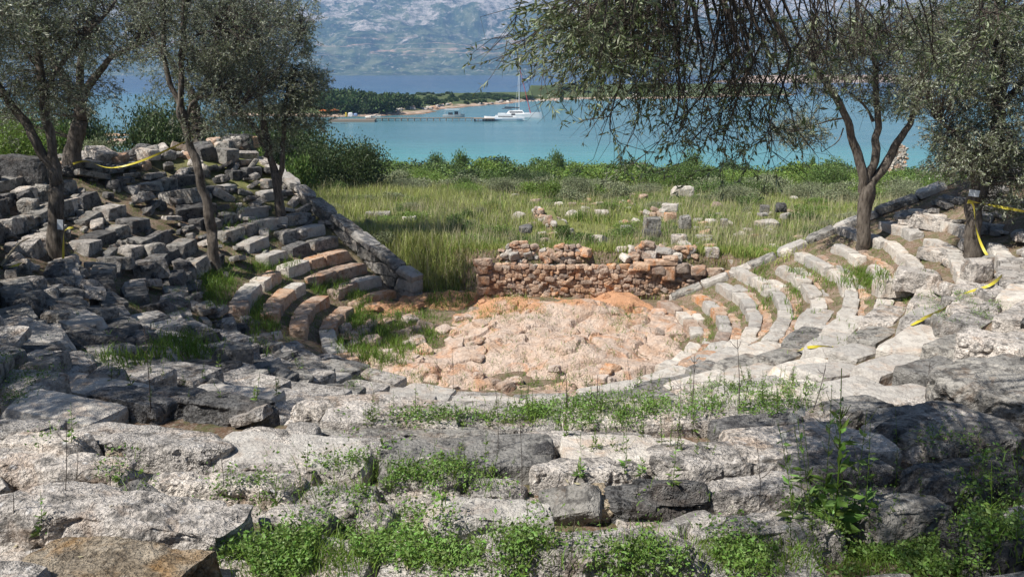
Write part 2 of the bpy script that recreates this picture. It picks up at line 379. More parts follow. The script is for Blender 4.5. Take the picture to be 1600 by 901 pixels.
def where2(u):
    return 'at the jetty foot' if u < 570 else 'above the jetty' if u < 650 else 'near the canopied boat' if u < 735 else 'on the narrow neck by the boats' if u < 860 else 'left on the rocky spit' if u < 1000 else 'right on the rocky spit'
bankL = empty('seating_bank', (0, CY, 0), 'ruined left bank of the theatre, collapsed grey seat blocks under the olive trees', 'theatre seating', 'seating banks of the ancient theatre')
bankR = empty('seating_bank', (0, CY, 0), 'right bank of pale curved seat rows facing the orchestra, partly grassed', 'theatre seating', 'seating banks of the ancient theatre')
bankF = empty('seating_bank', (0, CY, 0), 'near curved rows of worn seat blocks just above the orchestra', 'theatre seating', 'seating banks of the ancient theatre')
for b_ in (bankL, bankR, bankF): b_.location = (0, 0, 0)
# left: short straight flights beside the left end wall, then a curved flight nearer
for k in range(0, 4):
    place_row(bankL, k, D(-131), D(-112)+k*.012, .8, .08, .0, (ROCKR, ROCKR, ROCKW))
for k in range(4, 11):
    place_row(bankL, k, D(-131), D(-110)+rnd.uniform(-.05, .08), .6, .5, .12, (ROCK, ROCKD, ROCKW))
for k in range(0, 4):
    place_row(bankL, k, D(-105)+.01*k, D(-76) if k else D(-52), .35, .1, .0, (ROCKR, ROCKR, ROCKW))
for k in range(1, 13):
    place_row(bankL, k, D(-98 if k > 4 else -54), D(-30 if k > 4 else -32), .75, 1.0, .14, (ROCKD, ROCK, ROCK, ROCKL), lenf=.85, dsc=1.1)
# right: neat rows
for k in range(0, 10):
    lim = math.acos(max(-1, min(1, -(23.1-CY)/max(rowr(k, D(95)), 1))))-.03
    place_row(bankR, k, D(44 if k < 4 else 56.5), lim-.03, .35, .3, .10 if k < 6 else .22, (ROCKW, ROCKW, ROCKR if k < 2 else ROCKW, ROCKW), dsc=.76, zoff=-.07)
    if k < 7:   # lower foot slabs behind the seat edge
        a = D(48)
        while a < lim-.1:
            r = rowr(k, a)+.58; L = rnd.uniform(.5, .9); am = a+L/2/r; a += (L+.03)/r
            if rnd.random() < .12: continue
            link('foot_slab', with_mat(rnd.choice(SLAB), rnd.choice((ROCKR, ROCKW, ROCKR))), bankR, (r*math.sin(am), CY-r*math.cos(am), k*.33+.17), (rnd.gauss(0, .03), rnd.gauss(0, .03), am), (L/.95, .72, .9))
# front rows
for k in range(1, 11):
    place_row(bankF, k, D(-52), D(46 if k < 4 else 56), .9, .28, .04 if k < 3 else .06, (ROCKL, ROCK, ROCKW) if k > 1 else (ROCKR, ROCKW, ROCKL), dsc=1.3, lenf=1.2, zoff=-.16 if k < 3 else -.03)
for k in range(11, 15):
    place_row(bankF, k, D(-50), D(44), .85, .6, .05, (ROCKL, ROCKL, ROCK), dsc=1.7, lenf=1.3, zoff=-.40)
print('rows', time.time()-T0)
# rubble
def rubble(parent, n, r0, r1, a0, a1, mats, smin=.7, smax=1.25, tilt=.3, lift=.12, name='fallen_block'):
    for i in range(n):
        a = rnd.uniform(a0, a1); r = math.sqrt(rnd.uniform(r0**2, r1**2)); x = r*math.sin(a); y = CY-r*math.cos(a)
        if parent is bankL and ((D(-110) < a < D(-72) and r < 8.0) or (a < D(-111) and r < 8.4)): continue
        me = rnd.choice(rnd.choice((CHUNK, SHARD, SHARD, SHARD, SLAB, SLAB, LONG, BOUL))); s = rnd.uniform(smin, smax)
        link(name, with_mat(me, rnd.choice(mats)), parent, (x, y, gz(x, y)+lift*rnd.random()*s+.06),
             (rnd.gauss(0, tilt), rnd.gauss(0, tilt), a+rnd.gauss(0, .42)+rnd.choice((0, math.pi))), (s*rnd.uniform(.85, 1.2), s*rnd.uniform(.85, 1.15), s*rnd.uniform(.8, 1.1)))
rubble(bankL, 230, 6.6, 14.4, D(-118), D(-22), (ROCK, ROCK, ROCKD, ROCKL), lift=.3, smin=.4, smax=.95, tilt=.17)
rubble(bankL, 280, 6.6, 14.6, D(-116), D(-24), (ROCKD, ROCK), lift=.12, smin=.22, smax=.5, name='small_rubble')
rubble(bankL, 95, 8.0, 14.8, D(-136), D(-116), (ROCK, ROCKL, ROCKD), lift=.15, smin=.4, smax=.85, name='tumbled_stone')
rubble(bankL, 130, 13.4, 17.5, D(-140), D(-70), (ROCK, ROCKL, ROCKD, ROCKR), lift=.2, smin=.5, smax=1.05, name='rim_block')
rubble(bankR, 130, 10.4, 14.5, D(42), D(96), (ROCK, ROCKL, ROCKL), smin=.4, smax=.9, tilt=.16)
rubble(bankF, 55, 12.5, 17, D(-34), D(40), (ROCK, ROCKL, ROCKD), smin=.3, smax=.7, tilt=.3, lift=.05, name='loose_stone')

# ------------------------------------------------------------------ end walls of the seating
def end_wall(label, pts, mats, courses):
    t = empty('retaining_wall', pts[0], label, 'wall', 'end walls of the theatre seating'); t.location = (0, 0, 0)
    P = [Vector(p) for p in pts]
    for c in range(courses):
        for a, b in zip(P[:-1], P[1:]):
            d = b-a; Ld = d.length; s = 0
            while s < Ld-.2:
                L = min(rnd.uniform(.8, 1.35), Ld-s+.1); q = a+d*((s+L/2)/Ld)-Vector((0, 0, .36*c))
                if c == 0 or q.z > gz(q.x, q.y)-1.2:
                    yaw = math.atan2(d.y, d.x); pit_ = -math.asin(d.z/Ld) if c == 0 else 0
                    link('wall_block', with_mat(rnd.choice(SLAB if c == 0 else LONG), rnd.choice(mats)), t, q+Vector((0, .06*c, 0)),
                         (rnd.gauss(0, .03), pit_+rnd.gauss(0, .02), yaw+rnd.gauss(0, .03)), ((L-.02)/(.95 if c == 0 else 1.15), 1.0, .95 if c == 0 else .85))
                s += L
    return t
end_wall('pale stepped end wall running down the left bank to the orchestra', [(-3.0, 24.7, .62), (-5.2, 26.6, 1.72), (-8.3, 29.3, 3.35), (-9.4, 30.4, 3.8)], (ROCKW, ROCK, ROCKL), 5)
end_wall('sloping end wall of white slabs at the right of the stage wall', [(4.9, 23.75, .30), (7.2, 23.75, 1.25), (9.6, 23.75, 2.40), (12.6, 23.6, 3.75)], (ROCKW, ROCKW, ROCK), 4)

# ------------------------------------------------------------------ orchestra bedrock
def bed_h(X, Y):
    r = np.hypot(X, (Y-CY-.3)); 
    n = fbm(P3(X*.55, Y*.9), 4, 21)*.38
    st = np.floor((X*.35+Y*.9+fbm(P3(X*.8, Y*.8), 3, 4)*1.6)*1.1); led = (vnoise(P3(st*3.1, st*1.7), 9)*.12)
    cr = np.clip(ridge(P3(X*.9, Y*1.3), 3, 31)-.72, 0, 1)*1.1
    d = fbm(P3(X*5, Y*5), 5, 41)*.03+fbm(P3(X*2.2, Y*2.2), 3, 43)*.06
    c2 = np.clip(1-np.abs(fbm(P3(X*.7+fbm(P3(X, Y), 3, 6)*.4, Y*.9), 2, 51))*16, 0, 1)*.16
    h = .16+n*.8+led*.45-cr*.35+d-c2
    h = h+.35*np.exp(-((X-1.6)/2.2)**2-((Y-22.3)/1.0)**2)+.25*np.exp(-((X-.5)/2.4)**2-((Y-19.4)/1.1)**2)
    h = h-.38*np.exp(-((X+2.9)/1.3)**2-((Y-21.6)/1.6)**2)
    return h-np.clip(r-4.75, 0, 3)*.8-.05
bed = link('bedrock', heightfield('bedrock', np.arange(-5.2, 5.6, .045), np.arange(16.4, 25.2, .045), bed_h, BED, False)); tag(bed, kind='structure')
bm_ = BED.node_tree   # orange terra rossa stain on the far side of the bedrock
def zone_mix():
    n = BED.node_tree; b = n.nodes['Principled BSDF']; src = b.inputs['Base Color'].links[0].from_socket; p = wpos(n)
    sep = n.nodes.new('ShaderNodeSeparateXYZ'); n.links.new(p, sep.inputs[0])
    f = mathn(n, 'ADD', mathn(n, 'MULTIPLY', mathn(n, 'SUBTRACT', sep.outputs['Y'], 21.6), .45), mathn(n, 'MULTIPLY', mathn(n, 'SUBTRACT', noise(n, p, 1.1, 5), .5), 2.6))
    c = mix(n, ramp(n, f, [(.28, g(0)), (.55, g(.85))]), src, (.52, .27, .14)); n.links.new(c, b.inputs['Base Color'])
zone_mix()
print('bed', time.time()-T0)

# ------------------------------------------------------------------ stage wall and ruined walls of small stones
def stone_wall(name, label, a, b, hfun, stone=.2, mats=(ROCKR, ROCKR, ROCKW), core=True, jitter=1.0, cat='wall', group=None, big=0, limit=300, depth=.5):
    a = Vector(a); b = Vector(b); d = b-a; L = d.length; ux = d/L; nrm = Vector((ux.y, -ux.x, 0))
    t = empty(name, a, label, cat, group); t.location = (0, 0, 0); yaw = math.atan2(d.y, d.x)
    if core:
        parts = []
        xs = np.linspace(0, L, max(3, int(L/.3)))
        V = []; 
        for s in xs:
            h = hfun(s/L)-.10; p = a+ux*float(s)
            for off, z in ((.0, -.3), (.0, h), (-depth, h), (-depth, -.3)):
                q = p-nrm*(.09-off*1.0); V.append((q.x+0, q.y, a.z+z))
        V = np.array(V); F = []
        for i in range(len(xs)-1):
            for j in range(4):
                F.append((i*4+j, i*4+(j+1) % 4, i*4+4+(j+1) % 4, i*4+4+j))
        F += [(0, 1, 2, 3), tuple(np.array((3, 2, 1, 0))+4*(len(xs)-1))]
        link('wall_core', mesh('wall_core', V, np.array(F), EARTH), t)
    cnt = 0; z = 0; items = []
    hm = max(hfun(i/40) for i in range(41))
    while z < hm:
        ch = stone*rnd.uniform(.5, .8); s = rnd.uniform(-.1, 0)
        while s < L:
            wd = stone*rnd.uniform(.55, 1.7)
            if z < hfun(min(1, max(0, s/L)))-.04: items.append((s+wd/2, z+ch/2, wd, ch))
            s += wd
        z += ch*.95
    rnd.shuffle(items); extra = items[limit:]; items = items[:limit]
    for s, zz, wd, ch in items:
        p = a+ux*s+nrm*rnd.uniform(-.03, .05)*jitter
        q = rnd.uniform(.85, 1.2); link('stone', with_mat(rnd.choice(PEB), rnd.choice(mats)), t, (p.x, p.y, a.z+zz+rnd.gauss(0, .012)), (rnd.gauss(0, .15)*jitter, rnd.gauss(0, .22)*jitter, yaw+rnd.gauss(0, .2)), (wd/.20*q, rnd.uniform(.9, 1.5), ch/.125*q))
    if extra:
        parts = []
        for s, zz, wd, ch in extra:
            p = a+ux*s; me = rnd.choice(PEB); V = np.array([v.co for v in me.vertices]); F = np.array([tuple(q.vertices) for q in me.polygons])
            parts.append((V*np.array([wd/.21, 1.2, ch/.145])+np.array([p.x, p.y, a.z+zz]), F))
        V, F = join(parts); o = link('small_stones', mesh('small_stones', V, F, mats[0]), t); o['kind'] = 'stuff'
    # capping stones
    s = 0
    while s < L and name == 'stage_wall':
        wd = rnd.uniform(.14, .30); h = hfun(min(1, s/L)); p = a+ux*(s+wd/2)-nrm*rnd.uniform(0, .15)
        link('capping_stone', with_mat(rnd.choice(BOUL), rnd.choice((ROCKW, ROCK, ROCKR))), t, (p.x, p.y, a.z+h+rnd.uniform(-.02, .03)), (rnd.gauss(0, .1), rnd.gauss(0, .1), rnd.uniform(0, 6)), (wd/.6, rnd.uniform(.35, .5), rnd.uniform(.22, .36)))
        s += wd*.95
    return t
def hwall(s): return float(np.interp(s, [0, .02, .3, .70, .78, .80, .9, 1.0], [1.18, 1.08, 1.0, 1.0, 1.04, .94, .86, .6]))
sw = stone_wall('stage_wall', 'long low red rubble stone wall at the back of the orchestra', (-1.05, 24.85, -.02), (7.5, 24.85, -.02), hwall, .2, (ROCKR, ROCKRR, ROCKRR, ROCKR))
# corner stones of the stage wall
for x, z, sx, sz in ((-.92, 1.18, .55, .24), (-.95, .95, .34, .28), (-.93, .62, .36, .3), (-.9, .25, .42, .28), (4.7, 1.18, .95, .18), (4.1, 1.05, .5, .26), (5.0, 1.30, .45, .14), (4.95, .85, .4, .5), (4.6, .95, .5, .3), (5.35, 1.0, .5, .3), (5.9, .9, .45, .3), (6.4, .85, .5, .28)):
    link('stone', with_mat(rnd.choice(CHUNK), ROCKR), sw, (x, 24.78, z), (0, 0, rnd.gauss(0, .1)), (sx/.62, .7, sz/.36))
def pile_wall(u0, v0, u1, v1, hpx, label, n_st=.2, mats=(ROCKR, ROCKW, ROCKR)):
    a = ghit(u0, v0); b = ghit(u1, v1); hh = hpx*a.y/FPX*.9
    b.z = a.z = min(a.z, b.z)-.05
    return stone_wall('ruined_wall', label, a, b, lambda s: hh*(1-.5*abs(s-.4)+.2*math.sin(s*9)), n_st, mats, True, 1.6, 'wall', 'ruined walls behind the stage')
pile_wall(782, 398, 905, 408, 34, 'low broken wall of red and grey rubble behind the left end of the stage wall', .2)
pile_wall(836, 345, 862, 362, 26, 'short crumbled red wall in the grass left of centre, farther behind the stage', .22)
pile_wall(905, 322, 985, 324, 12, 'thin line of red masonry low in the far grass', .2)
pile_wall(985, 398, 1082, 400, 24, 'red rubble foundation under the squared blocks behind the stage wall', .2)
pile_wall(1008, 345, 1035, 348, 24, 'small heap of pale red stones left of the tilted slab', .24)
pile_wall(1190, 385, 1245, 380, 14, 'low reddish foundation stones beneath the right pair of blocks', .2)
print('walls', time.time()-T0)

# ------------------------------------------------------------------ loose blocks behind the stage, each its own thing
def px_block(u0, v0, u1, v1, name, label, mat, lib, deep=.8, rz=0, tiltx=0, tilty=0, cat='stone block', base=None, lift=0):
    p = ghit((u0+u1)/2, base or v1); k = p.y/FPX*1.02
    W = (u1-u0)*k; Hh = (v1-v0)*k; me = with_mat(lib, mat)
    bb = [max(abs(c) for c in (v.co[i] for v in lib.vertices))*2 for i in range(3)]
    zc = CAM.z+rdir((u0+u1)/2, (v0+v1)/2)[2]*(p.y/rdir((u0+u1)/2, (v0+v1)/2)[1])
    o = link(name, me, None, (p.x, p.y+W*deep*.3, zc+lift), (tiltx, tilty, rz), (W/bb[0], W*deep/bb[1], Hh/bb[2]))
    return tag(o, label, cat)
C = CHUNK; B = BOUL
GB = 'squared blocks scattered behind the stage'
blocks = [
 (1006, 340, 1033, 361, 'upright square grey block standing on red foundation stones behind the stage', ROCK, SHORT[0], .8, 375),
 (1004, 360, 1034, 376, 'squat weathered block under the square grey block', ROCKD, SHORT[1], .8, 380),
 (1061, 337, 1079, 360, 'tall narrow grey block with a dark shadow at its right side', ROCK, C[1], 1, 372),
 (1048, 366, 1074, 390, 'rough pale block below the tall narrow grey block', ROCKL, C[2], .8, None),
 (1034, 319, 1059, 331, 'pale flat block high in the row above the square grey block', ROCKW, SHORT[2], .7, 345),
 (1038, 331, 1056, 352, 'small broken stone beneath the pale flat block', ROCKR, C[3], .8, None),
 (1049, 291, 1084, 312, 'large white angular boulder tilted in the grass near the shrubs', ROCKW, C[4], .8, None),
 (1086, 368, 1116, 378, 'long flat step slab right of the rough pale block', ROCKW, SLAB[0], .7, None),
 (1098, 379, 1115, 386, 'small flat stone just under the long step slab', ROCKW, SLAB[1], .8, None),
 (1101, 386, 1124, 404, 'broad pale broken block at the foot of the step slab', ROCKL, C[5], .8, None),
 (1125, 342, 1137, 362, 'small upright post-like block alone right of the step slab', ROCK, SHORT[3], 1, None),
 (1103, 345, 1111, 354, 'small pale stone between the tall block and the post-like block', ROCKW, C[6], 1, None),
 (970, 353, 989, 363, 'low grey block alone in the grass left of the square block', ROCK, C[7], .8, None),
 (998, 304, 1014, 314, 'rounded pale stone on the small heap at centre', ROCKR, B[0], 1, None),
 (1187, 321, 1202, 333, 'left block of the right-hand pair standing in the grass', ROCK, SHORT[4], 1, 345),
 (1211, 317, 1230, 334, 'right rounded block of the right-hand pair in the grass', ROCKD, B[1], 1, 350),
 (1185, 333, 1200, 338, 'thin slab under the left block of the right-hand pair', ROCKW, SLAB[2], 1, 350),
 (1219, 334, 1230, 343, 'small pale block under the rounded block of the pair', ROCKW, C[0], 1, 352),
 (1182, 345, 1218, 360, 'pale jagged stone just below the right-hand pair', ROCKW, C[1], .8, None),
 (1160, 357, 1178, 368, 'small pale rubble stone left of the right-hand pair', ROCKL, C[2], 1, None),
 (1200, 380, 1224, 386, 'flat tan slab lying near the right end wall', ROCKR, SLAB[3], .8, None),
 (1171, 289, 1182, 297, 'lone white stone near the shrubs at right', ROCKW, B[2], 1, None),
 (930, 328, 950, 341, 'white broken stone in the middle of the far grass', ROCKW, C[3], 1, None),
 (958, 321, 970, 330, 'grey stone right of the white broken stone in the far grass', ROCK, C[4], 1, None),
 (895, 332, 903, 340, 'small pale stone low in the grass beside the crumbled red wall', ROCKW, C[6], 1, None),
 (810, 352, 832, 366, 'dark grey boulder crowning the low broken wall at left', ROCKD, B[3], 1, 385),
 (856, 296, 868, 306, 'pale stone at the far left of the thin masonry line', ROCKL, B[4], 1, None),
 (570, 331, 610, 342, 'white slab half hidden in grass left of the stage', ROCKW, SLAB[1], .6, None),
 (628, 338, 652, 350, 'pale slab in the grass just above the dark bank', ROCKW, SLAB[2], .6, None),
 (1137, 405, 1147, 413, 'small white stone at the top end of the sloping slabs', ROCKW, C[5], 1, None),
 (969, 399, 984, 407, 'oval grey cobble on top of the stage wall', ROCK, B[2], 1, 412),
]
for (u0, v0, u1, v1, lab, mat, lib, deep, base) in blocks:
    o = px_block(u0, v0, u1, v1, 'stone_block' if lib not in BOUL else 'boulder', lab, mat, lib, deep, rnd.gauss(0, .15), base=base)
# scattered small stones in the field
for i in range(46):
    u = rnd.choice((rnd.uniform(790, 1000), rnd.uniform(990, 1250))); v = rnd.uniform(300, 408); p = ghit(u, v); s = rnd.uniform(.3, .8)
    o = link('field_stone', with_mat(rnd.choice(CHUNK+BOUL), rnd.choice((ROCKW, ROCKR, ROCKL))), None, (p.x, p.y, p.z+.1), (rnd.gauss(0, .2), rnd.gauss(0, .2), rnd.uniform(0, 6)), (s, s, s))
    tag(o, ('small broken stone in the far weeds ' if v < 345 else 'small broken stone in the near weeds ')+('left of the square block' if u < 1000 else 'right of the square block')+' behind the stage', 'stone', 'small stones in the weeds')
for i in range(60):
    u = rnd.gauss(*((1055, 40), (860, 30), (1205, 22))[i % 3]); v = rnd.uniform(318, 400); p = ghit(u, v); s = rnd.uniform(.35, .9)
    tag(link('field_stone', with_mat(rnd.choice(CHUNK+BOUL+SHORT), rnd.choice((ROCKW, ROCKR, ROCKL))), None, (p.x, p.y, p.z+.15*s), (rnd.gauss(0, .2), rnd.gauss(0, .2), rnd.uniform(0, 6)), (s, s, s)), 'tumbled stone in the ruin clusters behind the stage, '+where(u), 'stone', 'tumbled stones of the ruin clusters')
# leaning ruined pillar by the shore
pb = ghit(1397, 283); pil = empty('ruined_pillar', pb, 'narrow leaning pillar of white rubble masonry by the shore, seen behind the forked olive', 'ruin')
kk = pb.y/FPX
for i in range(20):
    vv = 283-i*2.95; f = i/20
    uL = 1384+10*f if f < .5 else 1389+3*f; uR = 1410-3*f*(1) if f > .1 else 1410
    if f > .85: uR = 1402
    u = uL
    while u < uR:
        wd = rnd.uniform(4, 8)
        for dy in (0, .35):
            link('stone', with_mat(rnd.choice(CHUNK), rnd.choice((ROCKW, ROCKW, ROCKR))), pil, ((u+wd/2-1397)*kk, dy+rnd.uniform(-.04, .04), i*2.95*kk), (rnd.gauss(0, .15), rnd.gauss(0, .15), rnd.gauss(0, .3)), (wd*kk/.62, .8, 3.4*kk/.36))
        u += wd
for i in range(7):   # stepped broken flank on its left
    vv = i*5.2
    link('stone', with_mat(rnd.choice(CHUNK), ROCKW), pil, ((1370+i*2.6-1397)*kk, .1, (6+vv)*kk), (.1, .1, .2), (8*kk/.62, .8, 6*kk/.36))
    link('stone', with_mat(rnd.choice(CHUNK), ROCKW), pil, ((1377+i*1.8-1397)*kk, .25, (3+vv*.9)*kk), (.1, .1, .2), (8*kk/.62, .8, 6*kk/.36))

# ------------------------------------------------------------------ big foreground rocks
FG = [ # u0, v0, u1, v1, height, p, amp, material, yaw, label
 (-60, 640, 104, 706, .30, 5, .05, ROCKL, .05, 'pale worn slab at the left edge just below the shadow line'),
 (60, 655, 386, 726, .34, 7, .05, ROCKL, -.05, 'long pale pitted slab with a dark broken right end, left foreground'),
 (-40, 692, 236, 768, .36, 6, .055, ROCKL, -.03, 'broad pale slab with a dark hollow at its left end'),
 (140, 688, 250, 722, .15, 4, .03, ROCKY, 0, 'ochre stained stone wedged between two pale slabs'),
 (226, 726, 492, 792, .30, 4, .05, ROCKL, .03, 'rounded white ridge stone above the weeds at left'),
 (-80, 742, 448, 868, .40, 5, .06, ROCKL, -.1, 'largest pale pitted slab across the left foreground'),
 (0, 822, 372, 945, .24, 5, .06, ROCKY, -.12, 'brown and ochre cracked boulder in the bottom left corner'),
 (366, 655, 482, 722, .36, 9, .035, ROCKL, -.1, 'grey squared block with a black shaded end left of centre'),
 (455, 614, 582, 664, .36, 5, .04, ROCKL, -.2, 'white rounded block left of centre above the long rows'),
 (440, 650, 560, 694, .22, 5, .04, ROCK, 0, 'low grey slab in front of the white rounded block'),
 (486, 668, 655, 726, .28, 6, .04, ROCKL, 0, 'pale flat slab at centre left with red earth along it'),
 (330, 706, 520, 756, .22, 5, .05, ROCKL, 0, 'uneven pale stone left of the central weeds'),
 (645, 690, 775, 732, .24, 6, .045, ROCKL, 0, 'pale block between the weeds and the long central slab'),
 (776, 664, 1046, 722, .30, 7, .04, ROCKL, .03, 'long pale seat slab running across the centre'),
 (818, 712, 1010, 766, .28, 6, .045, ROCKL, .02, 'bright pitted slab below the long central slab'),
 (560, 664, 800, 700, .2, 6, .04, ROCK, 0, 'thin grey slab line at centre behind the weeds'),
 (1000, 676, 1240, 762, .34, 5, .05, ROCKL, .08, 'wide shaded slab right of centre'),
 (940, 736, 1120, 808, .34, 3.2, .06, ROCKD, 0, 'dark lumpy conglomerate boulder right of centre'),
 (668, 774, 880, 862, .42, 5, .045, ROCKW, .02, 'white and orange mottled block standing out at the bottom centre'),
 (610, 762, 720, 806, .2, 4, .05, ROCKL, .2, 'jagged low stone just left of the mottled block'),
 (505, 776, 566, 828, .2, 3.5, .04, ROCKL, .3, 'small pale pointed stone in the central weeds'),
 (560, 786, 620, 832, .18, 3.5, .04, ROCKL, 0, 'second small pale stone in the central weeds, nearer the mottled block'),
 (720, 758, 820, 792, .2, 4, .04, ROCKL, 0, 'low pale ledge behind the mottled block'),
 (400, 776, 520, 850, .24, 4, .05, ROCKL, -.1, 'pale stone end half buried in green at bottom left of centre'),
 (880, 742, 965, 812, .25, 4, .05, ROCKY, 0, 'tan earthy stone between the mottled block and the dark boulder'),
 (760, 824, 1100, 915, .34, 5, .06, ROCKL, .06, 'rough grey slab low at the bottom centre right'),
 (1040, 792, 1322, 876, .34, 5, .055, ROCKL, .04, 'shaded grey slab in front of the tall weed'),
 (1326, 754, 1490, 850, .42, 4, .045, ROCK, .1, 'blue grey rounded boulder right of the tall weed'),
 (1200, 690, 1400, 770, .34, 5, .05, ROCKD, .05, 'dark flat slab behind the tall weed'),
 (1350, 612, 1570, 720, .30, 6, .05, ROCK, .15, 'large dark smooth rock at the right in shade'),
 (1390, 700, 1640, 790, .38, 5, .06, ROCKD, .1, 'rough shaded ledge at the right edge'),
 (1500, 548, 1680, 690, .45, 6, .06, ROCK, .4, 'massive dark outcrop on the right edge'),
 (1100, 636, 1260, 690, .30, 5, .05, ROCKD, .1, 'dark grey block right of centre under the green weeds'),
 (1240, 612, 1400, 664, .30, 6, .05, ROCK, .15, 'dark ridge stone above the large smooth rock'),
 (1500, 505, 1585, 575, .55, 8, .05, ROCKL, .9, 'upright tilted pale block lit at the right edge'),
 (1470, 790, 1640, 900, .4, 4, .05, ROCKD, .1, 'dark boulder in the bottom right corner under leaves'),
 (1085, 742, 1262, 806, .34, 5, .05, ROCKL, .05, 'pale grey stone filling the gap between the dark boulder and the tall weed'),
 (590, 742, 730, 784, .3, 5, .05, ROCKL, 0, 'low pale ledge just behind the jagged low stone'),
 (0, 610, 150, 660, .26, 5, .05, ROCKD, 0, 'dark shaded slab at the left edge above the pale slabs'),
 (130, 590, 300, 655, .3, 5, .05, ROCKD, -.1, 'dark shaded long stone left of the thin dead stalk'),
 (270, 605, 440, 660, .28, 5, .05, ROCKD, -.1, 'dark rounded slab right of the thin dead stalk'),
 (880, 640, 1100, 682, .22, 6, .04, ROCKL, .03, 'pale slab in the row above the long central slab'),
 (600, 636, 780, 672, .2, 6, .04, ROCK, .0, 'grey slab with weeds at the lower edge of the orchestra'),
]
for i, (u0, v0, u1, v1, h, p, amp, mat, yaw, lab) in enumerate(FG):
    uc = (u0+u1)/2; gp = ghit(uc, min(v1, 960)); keep = any(w_ in lab for w_ in ('mottled', 'bottom left corner', 'conglomerate', 'upright', 'outcrop', 'large dark smooth', 'blue grey', 'white rounded', 'squared block')); h = h*((.45 if 'conglom' in lab or 'corner' in lab else .65) if keep else .50)+(0 if keep else .03)
    d = rdir(uc, v0); ztop = gp.z+h; t = (ztop-CAM.z)/d[2]; yf = min(t*d[1], gp.y+2.1)
    depth = max(.35, (yf-gp.y)*1.0); W = (u1-u0)/FPX*(gp.y+depth*.3)/rdir(uc, (v0+v1)/2)[1]
    cell = max(.020, min(.05, W/85)); hh = h+.35; p = max(p, 3.6)
    V, F = rock_vf((W*1.0, depth*1.0, hh), cell, 300+i, p=p, amp=amp*1.0, freq=1.6, cuts=5, pit=.8, oct_=6)
    ft = hh*.5-(.09 if keep else .06); V[:, 2] = np.where(V[:, 2] > ft, ft+(V[:, 2]-ft)*.45, V[:, 2])
    x = gp.x*(1+depth*.5/gp.y)
    # follow the slope of the ground a little
    tang = math.atan2(x, CY-gp.y)*.85
    o = link('foreground_rock', mesh('foreground_rock', V, F, mat, False), None, (x, gp.y+depth/2, gp.z+h-hh/2+.0), (rnd.uniform(-.16, -.07) if not keep else rnd.gauss(-.04, .03), rnd.gauss(0, .03), yaw*.5+tang))
    tag(o, lab, 'rock')
print('fg rocks', time.time()-T0)
# named loose blocks on the banks
for (u0, v0, u1, v1, lab, mat, lib, deep, rz) in [
 (240, 298, 312, 322, 'long straight block tilted on the left bank between two olive trunks', ROCK, LONG[0], .4, -.25),
 (208, 406, 262, 440, 'squared pale block leaning on rubble below the first olive trunk', ROCKL, LONG[1], .5, .4),
 (150, 402, 205, 425, 'grey flat block lying right of the tape-wrapped trunk', ROCK, SLAB[0], .6, .2),
 (170, 218, 198, 240, 'reddish cube-like stone on the left rim', ROCKR, SHORT[1], .9, .1),
 (1405, 424, 1478, 462, 'large pale ridged block above the yellow tape on the right bank', ROCKL, SHARD[2], .8, -.6),
 (1508, 405, 1552, 445, 'pointed grey boulder beside the yellow tape on the right', ROCKL, CHUNK[2], .8, .2),
 (1370, 437, 1430, 470, 'broad flat pale slab on the upper right bank', ROCKW, SLAB[1], .9, -.1),
 (330, 538, 395, 600, 'grey squared block near the foot of the left bank', ROCK, CHUNK[4], .8, .3),
 (0, 205, 60, 245, 'great dark squared block at the top left corner of the rim', ROCKD, SHORT[0], .8, 0),
 (2, 245, 70, 290, 'lower dark block of the top left corner stack', ROCKD, SHORT[2], .8, .1),
 (345, 210, 400, 240, 'grey boulder at the head of the left end wall', ROCKD, BOUL[1], .9, .1),
 (160, 210, 215, 222, 'long flat stone on the rim behind the reddish stone', ROCKR, SLAB[2], .6, 0)]:
    px_block(u0, v0, u1, v1, 'fallen_block', lab, mat, lib, deep, rz, rnd.gauss(0, .08), rnd.gauss(0, .08))
# rim wall stones at the top of the left bank
for i in range(46):
    u = rnd.uniform(70, 420); v = rnd.uniform(228, 262) if i % 2 else 236; p = ghit(u, v); s = rnd.uniform(.8, 1.5)
    link('rim_stone', with_mat(rnd.choice(CHUNK+SHORT+BOUL), rnd.choice((ROCKL, ROCKR, ROCKW, ROCK, ROCKD))), bankL, (p.x, p.y, p.z+rnd.uniform(0, .35)), (rnd.gauss(0, .15), rnd.gauss(0, .15), rnd.uniform(0, 6)), (s, s, s))
# small angular stones on the orchestra edge
for i in range(40):
    a = rnd.uniform(D(-150), D(170)); r = rnd.uniform(3.9, 5.2); x = r*math.sin(a); y = CY+.4-r*math.cos(a)
    if y > 24.5: continue
    s = rnd.uniform(.25, .75)
    o = link('orchestra_stone', with_mat(rnd.choice(CHUNK+BOUL), rnd.choice((BED, BED, ROCKR))), bankF, (x, y, max(gz(x, y), float(bed_h(np.array([x]), np.array([y]))[0]))+.03), (rnd.gauss(0, .2), rnd.gauss(0, .2), rnd.uniform(0, 6)), (s, s, s*.8))

for i in range(34):
    u = rnd.uniform(540, 760); v = rnd.uniform(470, 575); p = ghit(u, v); s = rnd.uniform(.3, .95)
    link('orchestra_stone', with_mat(rnd.choice(CHUNK+BOUL), rnd.choice((BED, ROCKR, BED))), bankF, (p.x, p.y, max(p.z, float(bed_h(np.array([p.x]), np.array([p.y]))[0]))+.03), (rnd.gauss(0, .2), rnd.gauss(0, .2), rnd.uniform(0, 6)), (s, s, s*.7))
